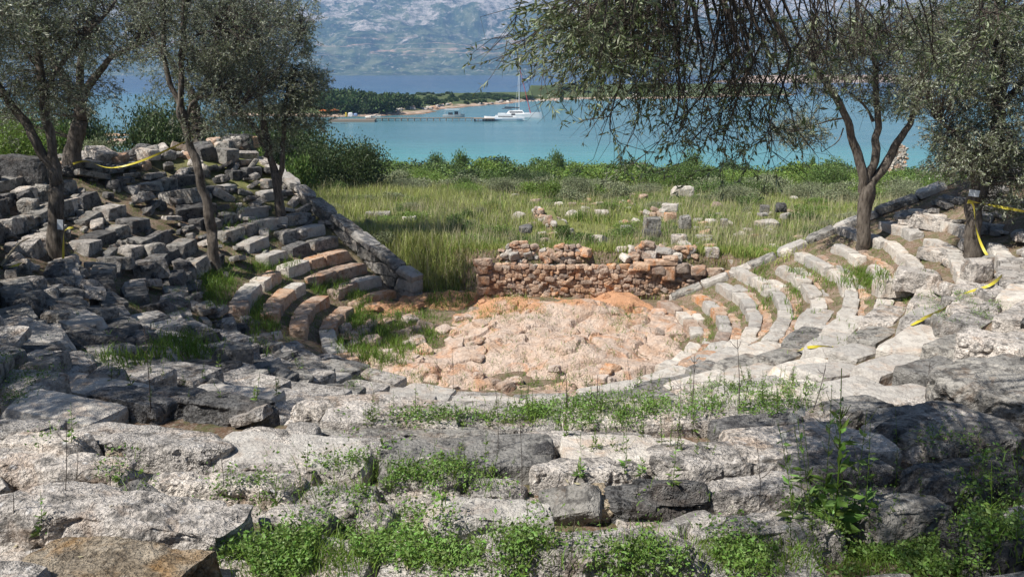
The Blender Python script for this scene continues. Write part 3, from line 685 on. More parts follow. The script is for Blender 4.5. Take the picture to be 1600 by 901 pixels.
# ------------------------------------------------------------------ surface ray casting (ground + rocks) for plants
bpy.context.view_layer.update()
dg = bpy.context.evaluated_depsgraph_get()
def surf(u, v):
    d = Vector(rdir(u, v)).normalized(); ok, loc, nrm, _, ob, _ = scene.ray_cast(dg, CAM+d*.5, d)
    return (loc, nrm, ob) if ok else (None, None, None)
def drop(x, y):
    ok, loc, nrm, _, ob, _ = scene.ray_cast(dg, Vector((x, y, 30)), Vector((0, 0, -1))); return loc if ok else Vector((x, y, gz(x, y)))

# ------------------------------------------------------------------ foliage
def unit(a): return a/(np.linalg.norm(a, axis=-1)[..., None]+1e-9)
def leaves_vf(B, Dr, L, Wd, fold=.15):
    """kite-shaped leaves, one per row: base, direction, length, width"""
    n = len(B); r = unit(rs.normal(size=(n, 3))); S = unit(np.cross(Dr, r)); Nn = np.cross(Dr, S)
    L = np.asarray(L)[:, None]*np.ones((n, 1)); Wd = np.asarray(Wd)[:, None]*np.ones((n, 1))
    m = B+Dr*L*.5
    V = np.stack([B, m+S*Wd*.5+Nn*Wd*fold, B+Dr*L, m-S*Wd*.5+Nn*Wd*fold], 1).reshape(-1, 3)
    i = np.arange(n)[:, None]*4; return V, i+np.array([[0, 1, 2, 3]])
def sprays(tips, dirs, L, nl, leaf, wid, spread=.8):
    """leafy twigs: tips (n,3) bases, dirs (n,3)"""
    n = len(tips); s = rs.uniform(.1, 1, (n, nl)); B = tips[:, None]+dirs[:, None]*(s*L)[..., None]
    d = unit(dirs[:, None]*1.0+rs.normal(size=(n, nl, 3))*spread)
    m = n*nl; return leaves_vf(B.reshape(m, 3), d.reshape(m, 3), leaf*rs.uniform(.6, 1.2, m), wid*rs.uniform(.8, 1.2, m))
def stick_vf(A, Bp, ra, rb):
    """many straight three-sided sticks"""
    n = len(A); d = unit(Bp-A); r = unit(np.cross(d, unit(rs.normal(size=(n, 3))))); q = np.cross(d, r); V = []
    for P, R in ((A, ra), (Bp, rb)):
        for k in range(3):
            c, s = math.cos(k*2.094), math.sin(k*2.094); V.append(P+(r*c+q*s)*np.asarray(R).reshape(-1, 1))
    V = np.stack(V, 1).reshape(-1, 3); i = np.arange(n)[:, None]*6
    F = np.concatenate([i+np.array([[0, 1, 4, 3]]), i+np.array([[1, 2, 5, 4]]), i+np.array([[2, 0, 3, 5]])]); return V, F
def crown_mesh(blobs, skel, leafm, leaf=.075, wid=.02, nl=12, L=.4, droop=.3, sub=4):
    """blobs: (centre, radii, n). Branches from the skeleton to cluster points, sprays of leaves at them."""
    parts_t = []; tipsA = []; dirA = []
    sk = np.array([tuple(p) for p in skel])
    for (c, rad, n) in blobs:
        n = int(n*.82)
        q = unit(rs.normal(size=(n, 3)))*(rs.uniform(.15, 1, (n, 1))**.5); lump = 1+.35*fbm(q*1.7+np.array(c)[None], 2, 3)[:, None]
        T = np.array(tuple(c))[None]+q*np.array(rad)[None]*lump
        d = ((T[:, None]-sk[None])**2).sum(-1)+((sk[None, :, 2]-T[:, None, 2]).clip(0)*1.0)**2
        S = sk[np.argmin(d, 1)]
        M = S*.45+T*.55+rs.normal(size=S.shape)*.12+np.array([0, 0, .12]); ln = np.linalg.norm(T-S, axis=1)
        parts_t.append(stick_vf(S, M, .007+.005*ln, .005+.0015*ln)); parts_t.append(stick_vf(M, T, .005+.0015*ln, np.full(n, .003)))
        out = unit(T-M)
        for k in range(sub):
            dr = unit(out*.7+rs.normal(size=out.shape)*.75+np.array([0, 0, -droop*.3])); tipsA.append(T-out*.05); dirA.append(dr)
            parts_t.append(stick_vf(T, T+dr*L, np.full(n, .004), np.full(n, .0015)))
    tips = np.concatenate(tipsA); dirs = np.concatenate(dirA)
    lv, lf = sprays(tips, dirs, L, nl, leaf, wid); tv, tf = join(parts_t); tf = tf[0]
    V = np.concatenate([lv, tv]); F = np.concatenate([lf, tf+len(lv)])
    return mesh('crown', V, F, [leafm, TWIG], False, np.r_[np.zeros(len(lf)), np.ones(len(tf))])
def olive(label, stems, blobs, leafm=OLIVE, group='olive trees around the theatre', lump=.35, **k):
    base = Vector(stems[0][0][0]); root = empty('olive_tree', (0, 0, 0), label, 'olive tree', group); skel = []
    if len(stems) > 1 and tuple(stems[1][0][0]) == tuple(stems[0][0][-1]):
        s0, s1 = stems[0], stems[1]; stems = [(list(s0[0])+list(s1[0][1:]), s0[1], s1[2], (len(s0[0])-1)/(len(s0[0])+len(s1[0])-2), s0[2]*.8)]+list(stems[2:])
    for i, st_ in enumerate(stems):
        pts, r0, r1 = st_[:3]
        n = max(8, int(sum((Vector(b)-Vector(a)).length for a, b in zip(pts[:-1], pts[1:]))/.12)); sp = spline(pts, n)
        sp = sp+np.stack([vnoise(np.stack([np.arange(n)*.35+i*9, np.zeros(n)+j*5, np.zeros(n)], -1), 3) for j in range(3)], -1)*np.array([.05, .05, 0])*(r0/.1)**.5
        t = np.linspace(0, 1, n); rad = r0*(1-t)**.8+r1*(1-(1-t)**.8)
        if len(st_) > 3: rad = np.interp(t, [0, st_[3], 1], [r0, st_[4], r1])
        if i == 0: rad = rad*(1+.55*np.exp(-t*n*.12/.28))
        V, F = tube(sp, rad, 10 if r0 > .05 else 6, lump if r0 > .05 else .1, i+3)
        link('trunk' if i == 0 else 'limb', mesh('trunk' if i == 0 else 'limb', V, F, BARK, True), root); skel += [tuple(p) for p in sp[n//4 if i == 0 else 0:]]
    link('crown', crown_mesh(blobs, skel, leafm, **k), root)
    return root
def AD(Y): return lambda u, v: tuple(at_depth(u, v, Y))
# T1: tape-wrapped olive at far left
p = ghit(98, 412); Y1 = p.y; A = AD(Y1); print('T1', tuple(p))
olive('olive tree at the far left with yellow tape and a paper sign on its trunk',
 [([(p.x, p.y, p.z-.3), A(95, 370), A(90, 300), A(78, 262)], .22, .15), ([A(78, 262), A(45, 205), A(5, 145), A(-50, 60)], .13, .05), ([A(88, 290), A(83, 250), A(80, 205), A(62, 110), A(50, 20), A(40, -60)], .12, .05), ([A(62, 110), A(20, 60), A(-30, 40)], .05, .02), ([A(70, 140), A(110, 80), A(160, 30), (A(190, -10))], .05, .02)],
 [(A(30, 30), (1.6, 1.3, .9), 210), (A(-20, 130), (1.0, 1.2, .8), 90), (A(80, 140), (.9, .9, .45), 70), (A(110, 30), (1.2, 1.2, .9), 170), (A(40, -60), (2, 1.6, .9), 150)], nl=15)
# T2: darker olive behind it
p = ghit(122, 275); Y2 = p.y; A = AD(Y2); print('T2', tuple(p))
olive('dark trunked olive tree standing just behind the tape-wrapped one',
 [([(p.x, p.y, p.z-.3), A(120, 240), A(125, 190), A(118, 160)], .30, .2), ([A(118, 160), A(90, 110), A(60, 40), A(40, -40)], .18, .06), ([A(122, 185), A(130, 150), A(150, 120), A(180, 88), A(215, 70)], .14, .04), ([A(118, 165), A(130, 80), A(150, 0)], .12, .05)],
 [(A(60, 60), (2.4, 2, 1.5), 180), (A(150, 20), (2.2, 2, 1.6), 200), (A(110, 150), (1.6, 1.4, .8), 90), (A(20, 150), (1.6, 1.4, 1.2), 90), (A(190, 60), (.9, 1, .7), 50), (A(230, 0), (1.4, 1.6, 1.3), 110)], nl=14, leaf=.09, wid=.026)
# T3: slender forked olive
p = ghit(352, 432); Y3 = p.y; A = AD(Y3); print('T3', tuple(p))
olive('slender leaning olive tree with a forked trunk rising from the left bank',
 [([(p.x, p.y, p.z-.3), A(340, 410), A(330, 360), A(315, 290), A(298, 230), A(284, 175)], .19, .10), ([A(284, 175), A(282, 110), A(286, 40), A(296, -40)], .11, .06), ([A(290, 185), A(266, 130), A(257, 70), A(255, -30)], .08, .04), ([A(292, 205), A(300, 160), A(340, 150), A(375, 165)], .06, .025), ([A(284, 100), A(300, 60), A(340, 45)], .04, .015), ([A(257, 90), A(225, 30), A(205, -10)], .04, .015)],
 [(A(330, 70), (1.4, 1.5, 1.0), 260), (A(400, 60), (1.2, 1.5, 1.0), 160), (A(360, 150), (1.1, 1.2, .6), 140), (A(300, -20), (2.2, 1.6, .8), 260), (A(245, 20), (.7, .9, .5), 60), (A(215, 90), (.3, .6, .3), 14), (A(330, 190), (.8, 1, .35), 50)], nl=14)
# T4
p = ghit(448, 348); Y4 = p.y; A = AD(Y4); print('T4', tuple(p))
olive('silvery olive tree with a two stemmed trunk beside the left end wall',
 [([(p.x, p.y, p.z-.3), A(444, 335), A(432, 280), A(418, 240)], .21, .13), ([A(418, 240), A(400, 205), A(365, 165), A(335, 130)], .15, .05), ([A(420, 245), A(412, 190), A(405, 120), A(400, 40)], .13, .05), ([A(436, 290), A(442, 230), A(446, 170), A(455, 100)], .09, .04), ([A(408, 150), A(440, 100), A(470, 60)], .05, .02)],
 [(A(400, 20), (2.0, 1.8, 1.1), 240), (A(450, 60), (1.0, 1.4, 1.3), 140), (A(455, 130), (1.3, 1.4, .7), 190), (A(380, 100), (1.6, 1.6, 1.1), 200), (A(400, 180), (1.4, 1.4, .6), 120), (A(490, 120), (.55, .7, .35), 50), (A(350, 30), (1.8, 1.6, 1.4), 160), (A(430, 225), (.5, .8, .3), 30), (A(470, 175), (1.1, 1.2, .8), 120), (A(350, 110), (1.3, 1.3, .9), 90)], nl=15, leaf=.085, wid=.024)
# T5
p = ghit(318, 238); A = AD(p.y+1); print('T5', tuple(p))
olive('short dark olive trunk standing on the left rim behind the slender tree',
 [([(p.x, p.y, p.z-.3), A(314, 225), A(305, 185), A(300, 150)], .30, .2), ([A(300, 150), A(270, 100), A(250, 50)], .12, .04), ([A(302, 160), A(330, 110), A(350, 60)], .12, .04)],
 [(A(290, 90), (2.2, 2, 1.6), 160), (A(340, 120), (1.6, 1.5, 1.2), 120), (A(270, 150), (1.2, 1.2, .8), 60)], nl=12, leaf=.09, wid=.026, leafm=OLIVED)
# T6 right forked olive
p = ghit(1352, 390); Y6 = p.y; A = AD(Y6); print('T6', tuple(p))
olive('three stemmed olive tree rising at the right end wall, bay behind it',
 [([(p.x, p.y, p.z-.3), A(1352, 375), A(1352, 330), A(1354, 290)], .21, .17), ([A(1350, 300), A(1335, 225), A(1315, 165), A(1288, 130), A(1270, 90)], .13, .05), ([A(1354, 290), A(1366, 240), A(1371, 190), A(1369, 130), A(1360, 60)], .13, .05), ([A(1356, 295), A(1385, 255), A(1412, 210), A(1430, 170), A(1450, 100)], .14, .05), ([A(1366, 190), A(1345, 160), A(1320, 140)], .04, .015), ([A(1318, 185), A(1290, 190), A(1245, 205)], .03, .01), ([A(1422, 190), A(1470, 120), A(1520, 60)], .05, .02), ([A(1318, 200), A(1308, 222), A(1285, 238)], .02, .008)],
 [(A(1300, 70), (1.6, 1.5, .9), 170), (A(1380, 60), (1.9, 1.6, 1.1), 240), (A(1400, 150), (1.1, 1.1, .55), 110), (A(1450, 70), (1.4, 1.4, 1.1), 150), (A(1250, 205), (.75, .6, .3), 55), (A(1262, 190), (.5, .4, .25), 20), (A(1300, 130), (.9, 1, .4), 50), (A(1540, 100), (1.5, 1.4, 1.3), 130)], nl=13, leaf=.085, wid=.024)
# T7
p = ghit(1525, 405); Y7 = p.y; A = AD(Y7); print('T7', tuple(p))
olive('dense olive tree at the right edge with yellow tape round its trunk',
 [([(p.x, p.y, p.z-.3), A(1522, 385), A(1520, 330), A(1535, 260)], .23, .18), ([A(1535, 260), A(1560, 180), A(1565, 100), A(1560, 0)], .18, .08), ([A(1528, 285), A(1500, 220), A(1470, 190)], .09, .03), ([A(1560, 180), A(1600, 120), A(1660, 60)], .1, .04)],
 [(A(1520, 60), (1.5, 1.4, 1.4), 260), (A(1580, 120), (1.3, 1.5, 1.2), 230), (A(1470, 130), (.8, 1.0, .9), 100), (A(1530, 220), (.9, 1.0, .55), 180), (A(1500, 255), (.6, .8, .35), 90), (A(1585, 260), (.8, 1.0, .6), 150), (A(1590, 20), (1.3, 1.3, 1.1), 150), (A(1475, 215), (.35, .5, .22), 26), (A(1560, 315), (.6, .6, .2), 40)], nl=14, leaf=.08, wid=.023, leafm=OLIVE)
print('trees', time.time()-T0)
# shade trees outside the frame to the left
for i, (x, y, h) in enumerate([(-10.6, 6.4, 4.6), (-11.5, 10.8, 4.2), (-12.2, 14.6, 4.4)]):
    z = gz(x, y)
    olive(['olive tree just outside the left edge nearest the camera', 'olive tree outside the left edge beyond the nearest one', 'third olive tree at the left edge, its crown just reaching the frame'][i],
     [([(x, y, z-.3), (x+.2, y, z+1.2), (x+.5, y+.1, z+2.4)], .28, .18), ([(x+.5, y+.1, z+2.4), (x+1.4, y+.3, z+3.4), (x+2.3, y+.4, z+4.2)], .12, .04), ([(x+.5, y+.1, z+2.4), (x-.4, y+1, z+3.6)], .12, .05), ([(x+.5, y, z+2.2), (x+.6, y-1.2, z+3.4)], .1, .04)],
     [((x+.8, y+.3, z+h-.3), (2.6, 2.2, 1.2), 560), ((x+2.2, y+.3, z+h-.6), (1.3, 1.6, .8), 190)], nl=13, leaf=.09, wid=.026)

# ------------------------------------------------------------------ olive tree above the camera with hanging branches
def hanging():
    root = empty('olive_tree', (0, 0, 0), 'near olive tree whose bare hanging twigs and leaf sprays fill the upper right', 'olive tree', 'olive trees around the theatre')
    tz = gz(4.6, -1.2); skel = []
    limbs = [([(4.6, -1.2, tz-.3), (4.5, -1.0, tz+1.5), (4.2, -.4, tz+2.9)], .26, .17), ([(4.2, -.4, tz+2.9), (3.6, 1.5, 9.4), (2.8, 3.6, 9.6), (1.6, 5.2, 9.1), (.9, 5.8, 8.6)], .13, .03),
             ([(3.9, .6, 9.0), (4.4, 3.0, 9.6), (4.0, 5.2, 9.2), (3.4, 6.2, 8.7)], .11, .03), ([(4.2, -.2, 8.6), (1.9, 1.0, 9.4), (.4, 2.6, 9.6), (-.3, 3.8, 9.4)], .10, .03), ([(4.4, 3.0, 9.6), (5.4, 4.6, 9.2), (5.6, 6.4, 8.4)], .07, .02),
             ([(4.0, .2, 9.0), (6.0, 1.6, 9.2), (7.6, 3.2, 9.0)], .09, .03)]
    for i, (pts, r0, r1) in enumerate(limbs):
        sp = spline(pts, 28); V, F = tube(sp, np.linspace(r0, r1, 28), 9, .25, i); link('trunk' if i == 0 else 'limb', mesh('limb', V, F, BARK, True), root)
        if i: skel += [tuple(p) for p in sp]
    sk = np.array(skel); parts = []; tips = []; dirs = []; bare_t = []; bare_d = []
    def strand(u0, v0, u1, v1, Y, r=.006, leafy=.5, wig=10):
        a = np.array(at_depth(u0, v0, Y)); e = np.array(at_depth(u1, v1, Y+rnd.uniform(-.4, .4)))
        n = 8; t = np.linspace(0, 1, n)[:, None]; side = np.array([rnd.uniform(-1, 1)*wig/FPX*Y, rnd.uniform(-.2, .2), 0])
        sag = np.array([0, 0, -rnd.uniform(-.02, .12)]); P = a+(e-a)*t+np.sin(t*math.pi)*(side+sag)+np.sin(t*7+rnd.random()*6)*.02*np.array([1, .5, .4])
        S = sk[np.argmin(((sk-a)**2).sum(1))]
        Q = spline([tuple(S), tuple(S*.5+a*.5+np.array([0, 0, .05])), tuple(a)], 5); parts.append(tube(Q, np.linspace(r*2.2, r*1.1, 5), 4))
        parts.append(tube(P, np.linspace(r, r*.3, n), 4))
        for j in range(2, n):
            k = rnd.randint(1, 3)
            for _ in range(k):
                d = unit(unit(P[j]-P[j-1])*.6+np.array([rnd.gauss(0, .6), rnd.gauss(0, .5), rnd.gauss(-.25, .4)]))
                L = rnd.uniform(.1, .3); E = P[j]+d*L; E2 = E+unit(d+np.array([rnd.gauss(0, .5), rnd.gauss(0, .4), rnd.gauss(.1, .4)]))*L*.6
                parts.append(tube([P[j], E, E2], [r*.38, r*.25, r*.14], 3))
                if rnd.random() < leafy: tips.append(E-d*L*.4); dirs.append(d); 
                if rnd.random() < leafy*.7: tips.append(E); dirs.append(unit(E2-E))
    for i in range(88):    # dense mass, x 880..1260
        u = rnd.gauss(1070, 105); Y = rnd.uniform(4.6, 6.4); v = -rnd.uniform(20, 120); v1 = rnd.uniform(40, 150)+max(0, 1-abs(u-1090)/160)*rnd.uniform(0, 60)
        strand(u, v, u+rnd.gauss(-10, 45), v1, Y, .006, .17)
    for i in range(46):    # leafy left fringe
        u = rnd.uniform(880, 1010); strand(u+60, -rnd.uniform(10, 90), u-rnd.uniform(0, 50)+20, rnd.uniform(10, 118), rnd.uniform(4.6, 6), .005, .8)
    for (u0, v0, u1, v1) in [(880, -30, 772, 96), (900, -40, 800, 70), (930, 0, 845, 118), (940, 20, 905, 128), (1010, 60, 975, 232), (1000, 40, 944, 176), (990, 50, 965, 225), (1030, 60, 950, 182), (1060, 60, 1010, 240),
                             (1120, 80, 1045, 190), (1140, 90, 1090, 246), (1170, 60, 1100, 200), (1190, 60, 1150, 235), (1230, 80, 1180, 225), (1250, 60, 1205, 236), (1100, 90, 1130, 200), (1060, 90, 1075, 196), (1215, 60, 1260, 215),
                             (1150, 50, 1208, 200), (1160, 90, 1075, 228), (1240, 90, 1232, 170), (1180, 100, 1135, 215), (1205, 90, 1165, 190)]:
        strand(u0, v0, u1, v1, rnd.uniform(4.8, 5.8), .007, .28, 22)
    for i in range(30):    # bare curtain toward the right
        u = rnd.uniform(1120, 1400); strand(u, -rnd.uniform(10, 80), u+rnd.gauss(0, 40), rnd.uniform(30, 170), rnd.uniform(4.8, 6.6), .006, .06)
    for i in range(12):    # leafy mass top right
        u = rnd.uniform(1400, 1650); strand(u, -rnd.uniform(10, 80), u+rnd.gauss(0, 40), rnd.uniform(10, 110), rnd.uniform(5.0, 7.0), .006, .75)
    tips_ = np.array(tips); dirs_ = np.array(dirs); lv, lf = sprays(tips_, dirs_, .16, 9, .055, .013, .55)
    # crown out of view above, casting the dappled shade on the right foreground
    n = 1250; T = np.array([1.9, 2.4, 9.5])+unit(rs.normal(size=(n, 3)))*rs.uniform(.2, 1, (n, 1))**.5*np.array([4.2, 2.9, .8]); T[:, 2] = np.maximum(T[:, 2], 7.9+T[:, 1]*.12)
    S = sk[np.argmin(((T[:, None]-sk[None])**2).sum(-1), 1)]; parts.append(stick_vf(S, T, np.full(n, .012), np.full(n, .005)))
    dd = unit(rs.normal(size=(n*4, 3))); lv2, lf2 = sprays(np.repeat(T, 4, 0), dd, .4, 12, .07, .02)
    tv, tf = join(parts); tf = tf[0]
    V = np.concatenate([lv, lv2, tv]); F = np.concatenate([lf, lf2+len(lv), tf+len(lv)+len(lv2)])
    link('crown', mesh('crown', V, F, [OLIVED, TWIG], False, np.r_[np.zeros(len(lf)+len(lf2)), np.ones(len(tf))]), root)
hanging()
print('hanging', time.time()-T0)

# ------------------------------------------------------------------ shrubs
def shrub_mesh(seed, mat, n=1500, leaf=.16, wid=.09, flat=.75, nb=9, spiky=.5):
    r = np.random.RandomState(seed); parts = []
    c = unit(r.normal(size=(nb, 3)))*r.uniform(.15, .62, (nb, 1)); c[:, 2] = np.abs(c[:, 2])*flat+.3; rad = r.uniform(.28, .5, nb)
    k = r.randint(0, nb, n); q = unit(r.normal(size=(n, 3))); P = c[k]+q*(rad[k]*(1+.25*r.normal(size=n)))[:, None]*np.array([1, 1, .8])
    P[:, 2] = np.maximum(P[:, 2], .02); d = unit(q*spiky+r.normal(size=(n, 3))*.7+np.array([0, 0, .35]))
    lv, lf = leaves_vf(P, d, leaf*r.uniform(.5, 1.3, n), wid*r.uniform(.6, 1.3, n))
    st = stick_vf(np.tile(np.array([[0, 0, 0.]]), (nb, 1))+r.normal(size=(nb, 3))*.03, c, np.full(nb, .035), np.full(nb, .012))
    V = np.concatenate([lv, st[0]]); F = np.concatenate([lf, st[1]+len(lv)])
    return mesh('shrub', V, F, [mat, TWIG], False, np.r_[np.zeros(len(lf)), np.ones(len(st[1]))])
SH = {m.name: [shrub_mesh(s+i, m, 2600, .105, .06) for i in range(3)] for s, m in ((10, BUSH), (20, BUSHD), (30, BUSHL), (40, GREY_B))}
for k_ in list(SH): pass
BIGSH = {m.name: [shrub_mesh(s+i, m, 11000, .05, .028, nb=14) for i in range(2)] for s, m in ((50, BUSH), (55, BUSHD), (65, BUSHL), (75, GREY_B))}
def shrub(x, y, z, w, h, mat, label, name='shrub', cat='shrub', group=None, lib=None):
    me = rnd.choice(lib or (BIGSH[mat.name] if mat.name in BIGSH and w/y > .06 and y < 60 else SH[mat.name])); o = link(name, me, None, (x, y, z), (0, 0, rnd.uniform(0, 6.3)), (w/1.9, w/1.9, h/1.15))
    return tag(o, label, cat, group)
LAB = {BUSH.name: 'mid green maquis shrub in the belt', BUSHD.name: 'dark green maquis shrub in the belt', BUSHL.name: 'bright yellow green maquis shrub in the belt', GREY_B.name: 'grey green feathery shrub at the edge of the tall grass'}
for i in range(150):
    Y = rnd.uniform(56, 92); u = rnd.uniform(430, 1520); x = (u-800)/FPX*Y*1.02; m = rnd.choice((BUSH, BUSH, BUSHL, BUSHD, BUSHL))
    wd = rnd.uniform(3, 6.0); h = rnd.uniform(1.5, 2.9); 
    z = gz(x, Y); vtop_lim = 246 if u < 1300 else 262
    zl = at_depth(u, vtop_lim-rnd.uniform(0, 10)+ (10 if rnd.random() < .5 else 0), Y).z
    h = max(.9, min(h, zl-z)); 
    shrub(x, Y, z-.15, wd, h, m, LAB[m.name].replace(' in the belt', ' in the far shore belt' if Y > 74 else ' in the near shore belt')+', '+where(u), group='maquis shrubs in the belt before the bay')
for i in range(80):
    Y = rnd.uniform(42, 57); u = rnd.uniform(470, 1500)
    if 1030 < u < 1100: u += 90
    x = (u-800)/FPX*Y*1.02; m = rnd.choice((GREY_B, BUSH, GREY_B, BUSHL))
    shrub(x, Y, gz(x, Y)-.1, rnd.uniform(1.6, 3.4), rnd.uniform(.8, 1.5), m, ('grey green ' if m is GREY_B else 'green ')+'low loose shrub among the tall grass, '+where(u), group='low shrubs in the tall grass')
for i in range(120):
    Y = 1/rnd.uniform(1/50, 1/26.5); u = rnd.uniform(500, 1480); x = (u-800)/FPX*Y*1.02
    if bool(inside(np.array([x]), np.array([Y]))[0]): continue
    m = rnd.choice((BUSHL, GREY_B, BUSH, BUSHL)); h = rnd.uniform(.25, .7)
    shrub(x, Y, gz(x, Y)-.05, rnd.uniform(.6, 1.8), h, m, ('grey green ' if m is GREY_B else 'bright ' if m is BUSHL else 'dark ')+'small weed clump in the '+('near' if Y < 35 else 'far')+' grass, '+where(u), 'weed_clump', 'weed', 'weed clumps in the grass field')
def px_shrub(u0, u1, vtop, Y, mat, label, name='shrub', cat='shrub', base=None):
    a = at_depth((u0+u1)/2, vtop, Y); z = gz(a.x, Y) if base is None else base
    return shrub(a.x, Y, z-.1, (u1-u0)/FPX*Y*1.02, a.z-z+.1, mat, label, name, cat)
for args in [(470, 622, 196, 47, BUSHD, 'largest dark green bush, left of the bay beside the olive crown'), (520, 600, 205, 45, BUSHD, 'smaller dark bush in front of the largest dark bush'), (440, 520, 205, 44, BUSHD, 'dark bush at the foot of the silvery olive crown'),
             (430, 500, 232, 40, BUSH, 'green bush just behind the left end wall'), (662, 704, 230, 84, BUSH, 'small dark tree top rising left of the spiky one'), (700, 742, 226, 84, BUSH, 'small pointed tree top against the bay left of centre'),
             (855, 888, 229, 84, BUSH, 'thin small tree top against the bay at centre'), (1062, 1105, 227, 84, BUSH, 'bushy pointed shrub against the bay right of centre'), (1118, 1155, 238, 84, BUSHD, 'dark rounded shrub top against the bay right of the pointed one'),
             (1262, 1280, 236, 78, BUSH, 'narrow green shrub below the small hanging crown'), (1275, 1315, 254, 76, BUSHD, 'dark shrub left of the forked olive'),
             (330, 480, 150, 58, BUSHD, 'tall dark tree behind the two stemmed olive'), (60, 150, 128, 46, BUSHD, 'tall dark tree seen between the two left olive trunks'), (185, 300, 130, 48, BUSHD, 'tall dark tree behind the slender olive on the rim'), (380, 520, 165, 50, BUSHD, 'dark broad tree below the silvery crown'), (-60, 60, 140, 44, BUSHD, 'tall dark tree at the far left edge'), (230, 345, 160, 56, BUSHD, 'dark tree between the slender olive and the rim'), (-20, 110, 150, 60, BUSH, 'green tree beyond the far left rim'), (100, 180, 172, 50, BUSHD, 'dark low tree right of the dark olive trunk'), (150, 318, 132, 42, BUSHD, 'big dark evergreen mass behind the left rim'), (290, 340, 180, 42, BUSHD, 'dark bush behind the slender olive trunk'), (-40, 80, 165, 36, BUSHL, 'bright green bush at the left edge behind the olive branch'),
             (60, 130, 175, 44, BUSH, 'green bush between the two left olive trunks'), (120, 180, 208, 34, GREY_B, 'grey green grass bush right of the dark trunk'), (320, 420, 185, 40, BUSHL, 'light green bush seen under the silvery olive crown'),
             (1500, 1660, 170, 34, BUSHD, 'tall dark bush behind the right edge olive'), (1440, 1520, 262, 34, BUSH, 'bush at the right behind the end wall'), (400, 470, 180, 43, BUSHD, 'dark bush directly behind the two stemmed olive')]:
    px_shrub(*args)
print('shrubs', time.time()-T0)

# ------------------------------------------------------------------ grass
def blades(P, h, wd, lean=.35, mat=GRASSY, name='grass', label=None, segs=2):
    n = len(P); az = rs.uniform(0, 6.283, n); s = np.stack([np.cos(az), np.sin(az), 0*az], -1); ld = unit(rs.normal(size=(n, 3))*np.array([1, 1, 0]))*(h*lean*rs.uniform(.2, 1.4, n))[:, None]
    up = np.zeros((n, 3)); up[:, 2] = h; m = P+up*.55+ld*.3; t = P+up+ld
    wv = s*(wd*.5)[:, None] if np.ndim(wd) else s*wd*.5
    V = np.stack([P-wv, P+wv, m+wv*.8, m-wv*.8, t], 1).reshape(-1, 3); i = np.arange(n)[:, None]*5
    o = link(name, mesh(name, V, [i+np.array([[0, 1, 2, 3]]), i+np.array([[3, 2, 4]])], mat)); tag(o, label, 'grass', kind='stuff'); return o
def scatter_field(n, y0, y1, u0, u1, clump=1.0):
    Y = 1/rs.uniform(1/y1, 1/y0, n*3)**1.0; u = rs.uniform(u0, u1, n*3); X = (u-800)/FPX*Y*1.02
    d = fbm(P3(X*.35, Y*.35), 3, 77); keep = (~inside(X, Y)) & ((Y > 25.1+np.clip(-1-X, 0, 1.5)*.3) | ((X > 7) & (Y > 24.0))) & (d+rs.uniform(-.5, .5, n*3) > -.25*clump)
    X = X[keep][:n]; Y = Y[keep][:n]; return np.stack([X, Y, terr(X, Y)-.03], -1)
P = scatter_field(150000, 24.0, 62, 380, 1560); tallf = .7+.7*sstep(-.2, .4, fbm(P3(P[:, 0]*.3, P[:, 1]*.3), 2, 5))*(P[:, 0] < 1.5)
blades(P, rs.uniform(.15, .46, len(P))*tallf, .010+P[:, 1]*.00035, .4, GRASSY, 'tall_grass', 'tall yellow green grass covering the field behind the stage')
P = scatter_field(55000, 24.0, 62, 380, 1560, .3); blades(P, rs.uniform(.12, .4, len(P)), .012+P[:, 1]*.0004, .5, GRASS, 'green_weeds', 'fresh green weeds mixed through the field behind the stage')
P = scatter_field(15000, 25.5, 55, 470, 1500, .2); blades(P, rs.uniform(.4, .9, len(P)), .014, .3, GRASSD, 'dry_stalks', 'dry pale stalks standing above the grass')
bl = [o for o in scene.objects if o.name.startswith(('stone_block', 'field_stone', 'boulder')) and o.get('label')]
P = np.array([(o.location.x+rnd.gauss(0, .35), o.location.y-rnd.uniform(.15, .5), 0) for o in bl for _ in range(70)]); P[:, 2] = terr(P[:, 0], P[:, 1])-.02
blades(P, rs.uniform(.1, .38, len(P)), .02, .5, GRASSY, 'block_grass', 'grass tufts growing against the scattered blocks')
def px_patch(spec, hmin, hmax, wd, mat, name, label, lean=.5, up_only=True, rockp=.3):
    pts = []
    for (u, v, ru, rv, n) in spec:
        for _ in range(n//6):
            a = rnd.uniform(0, 6.283); r = math.sqrt(rnd.random()); loc, nrm, ob = surf(u+ru*r*math.cos(a), v+rv*r*math.sin(a))
            if loc is None or loc.y > 60: continue
            if nrm.z < .35 and up_only: continue
            if not ob.name.startswith(('ground', 'bedrock')) and rnd.random() > rockp: continue
            for _k in range(6):
                dx, dy = rnd.gauss(0, .07), rnd.gauss(0, .07); pts.append((loc+Vector((dx, dy, -(nrm.x*dx+nrm.y*dy)/max(nrm.z, .4))), nrm))
    return np.array([tuple(p[0]) for p in pts])
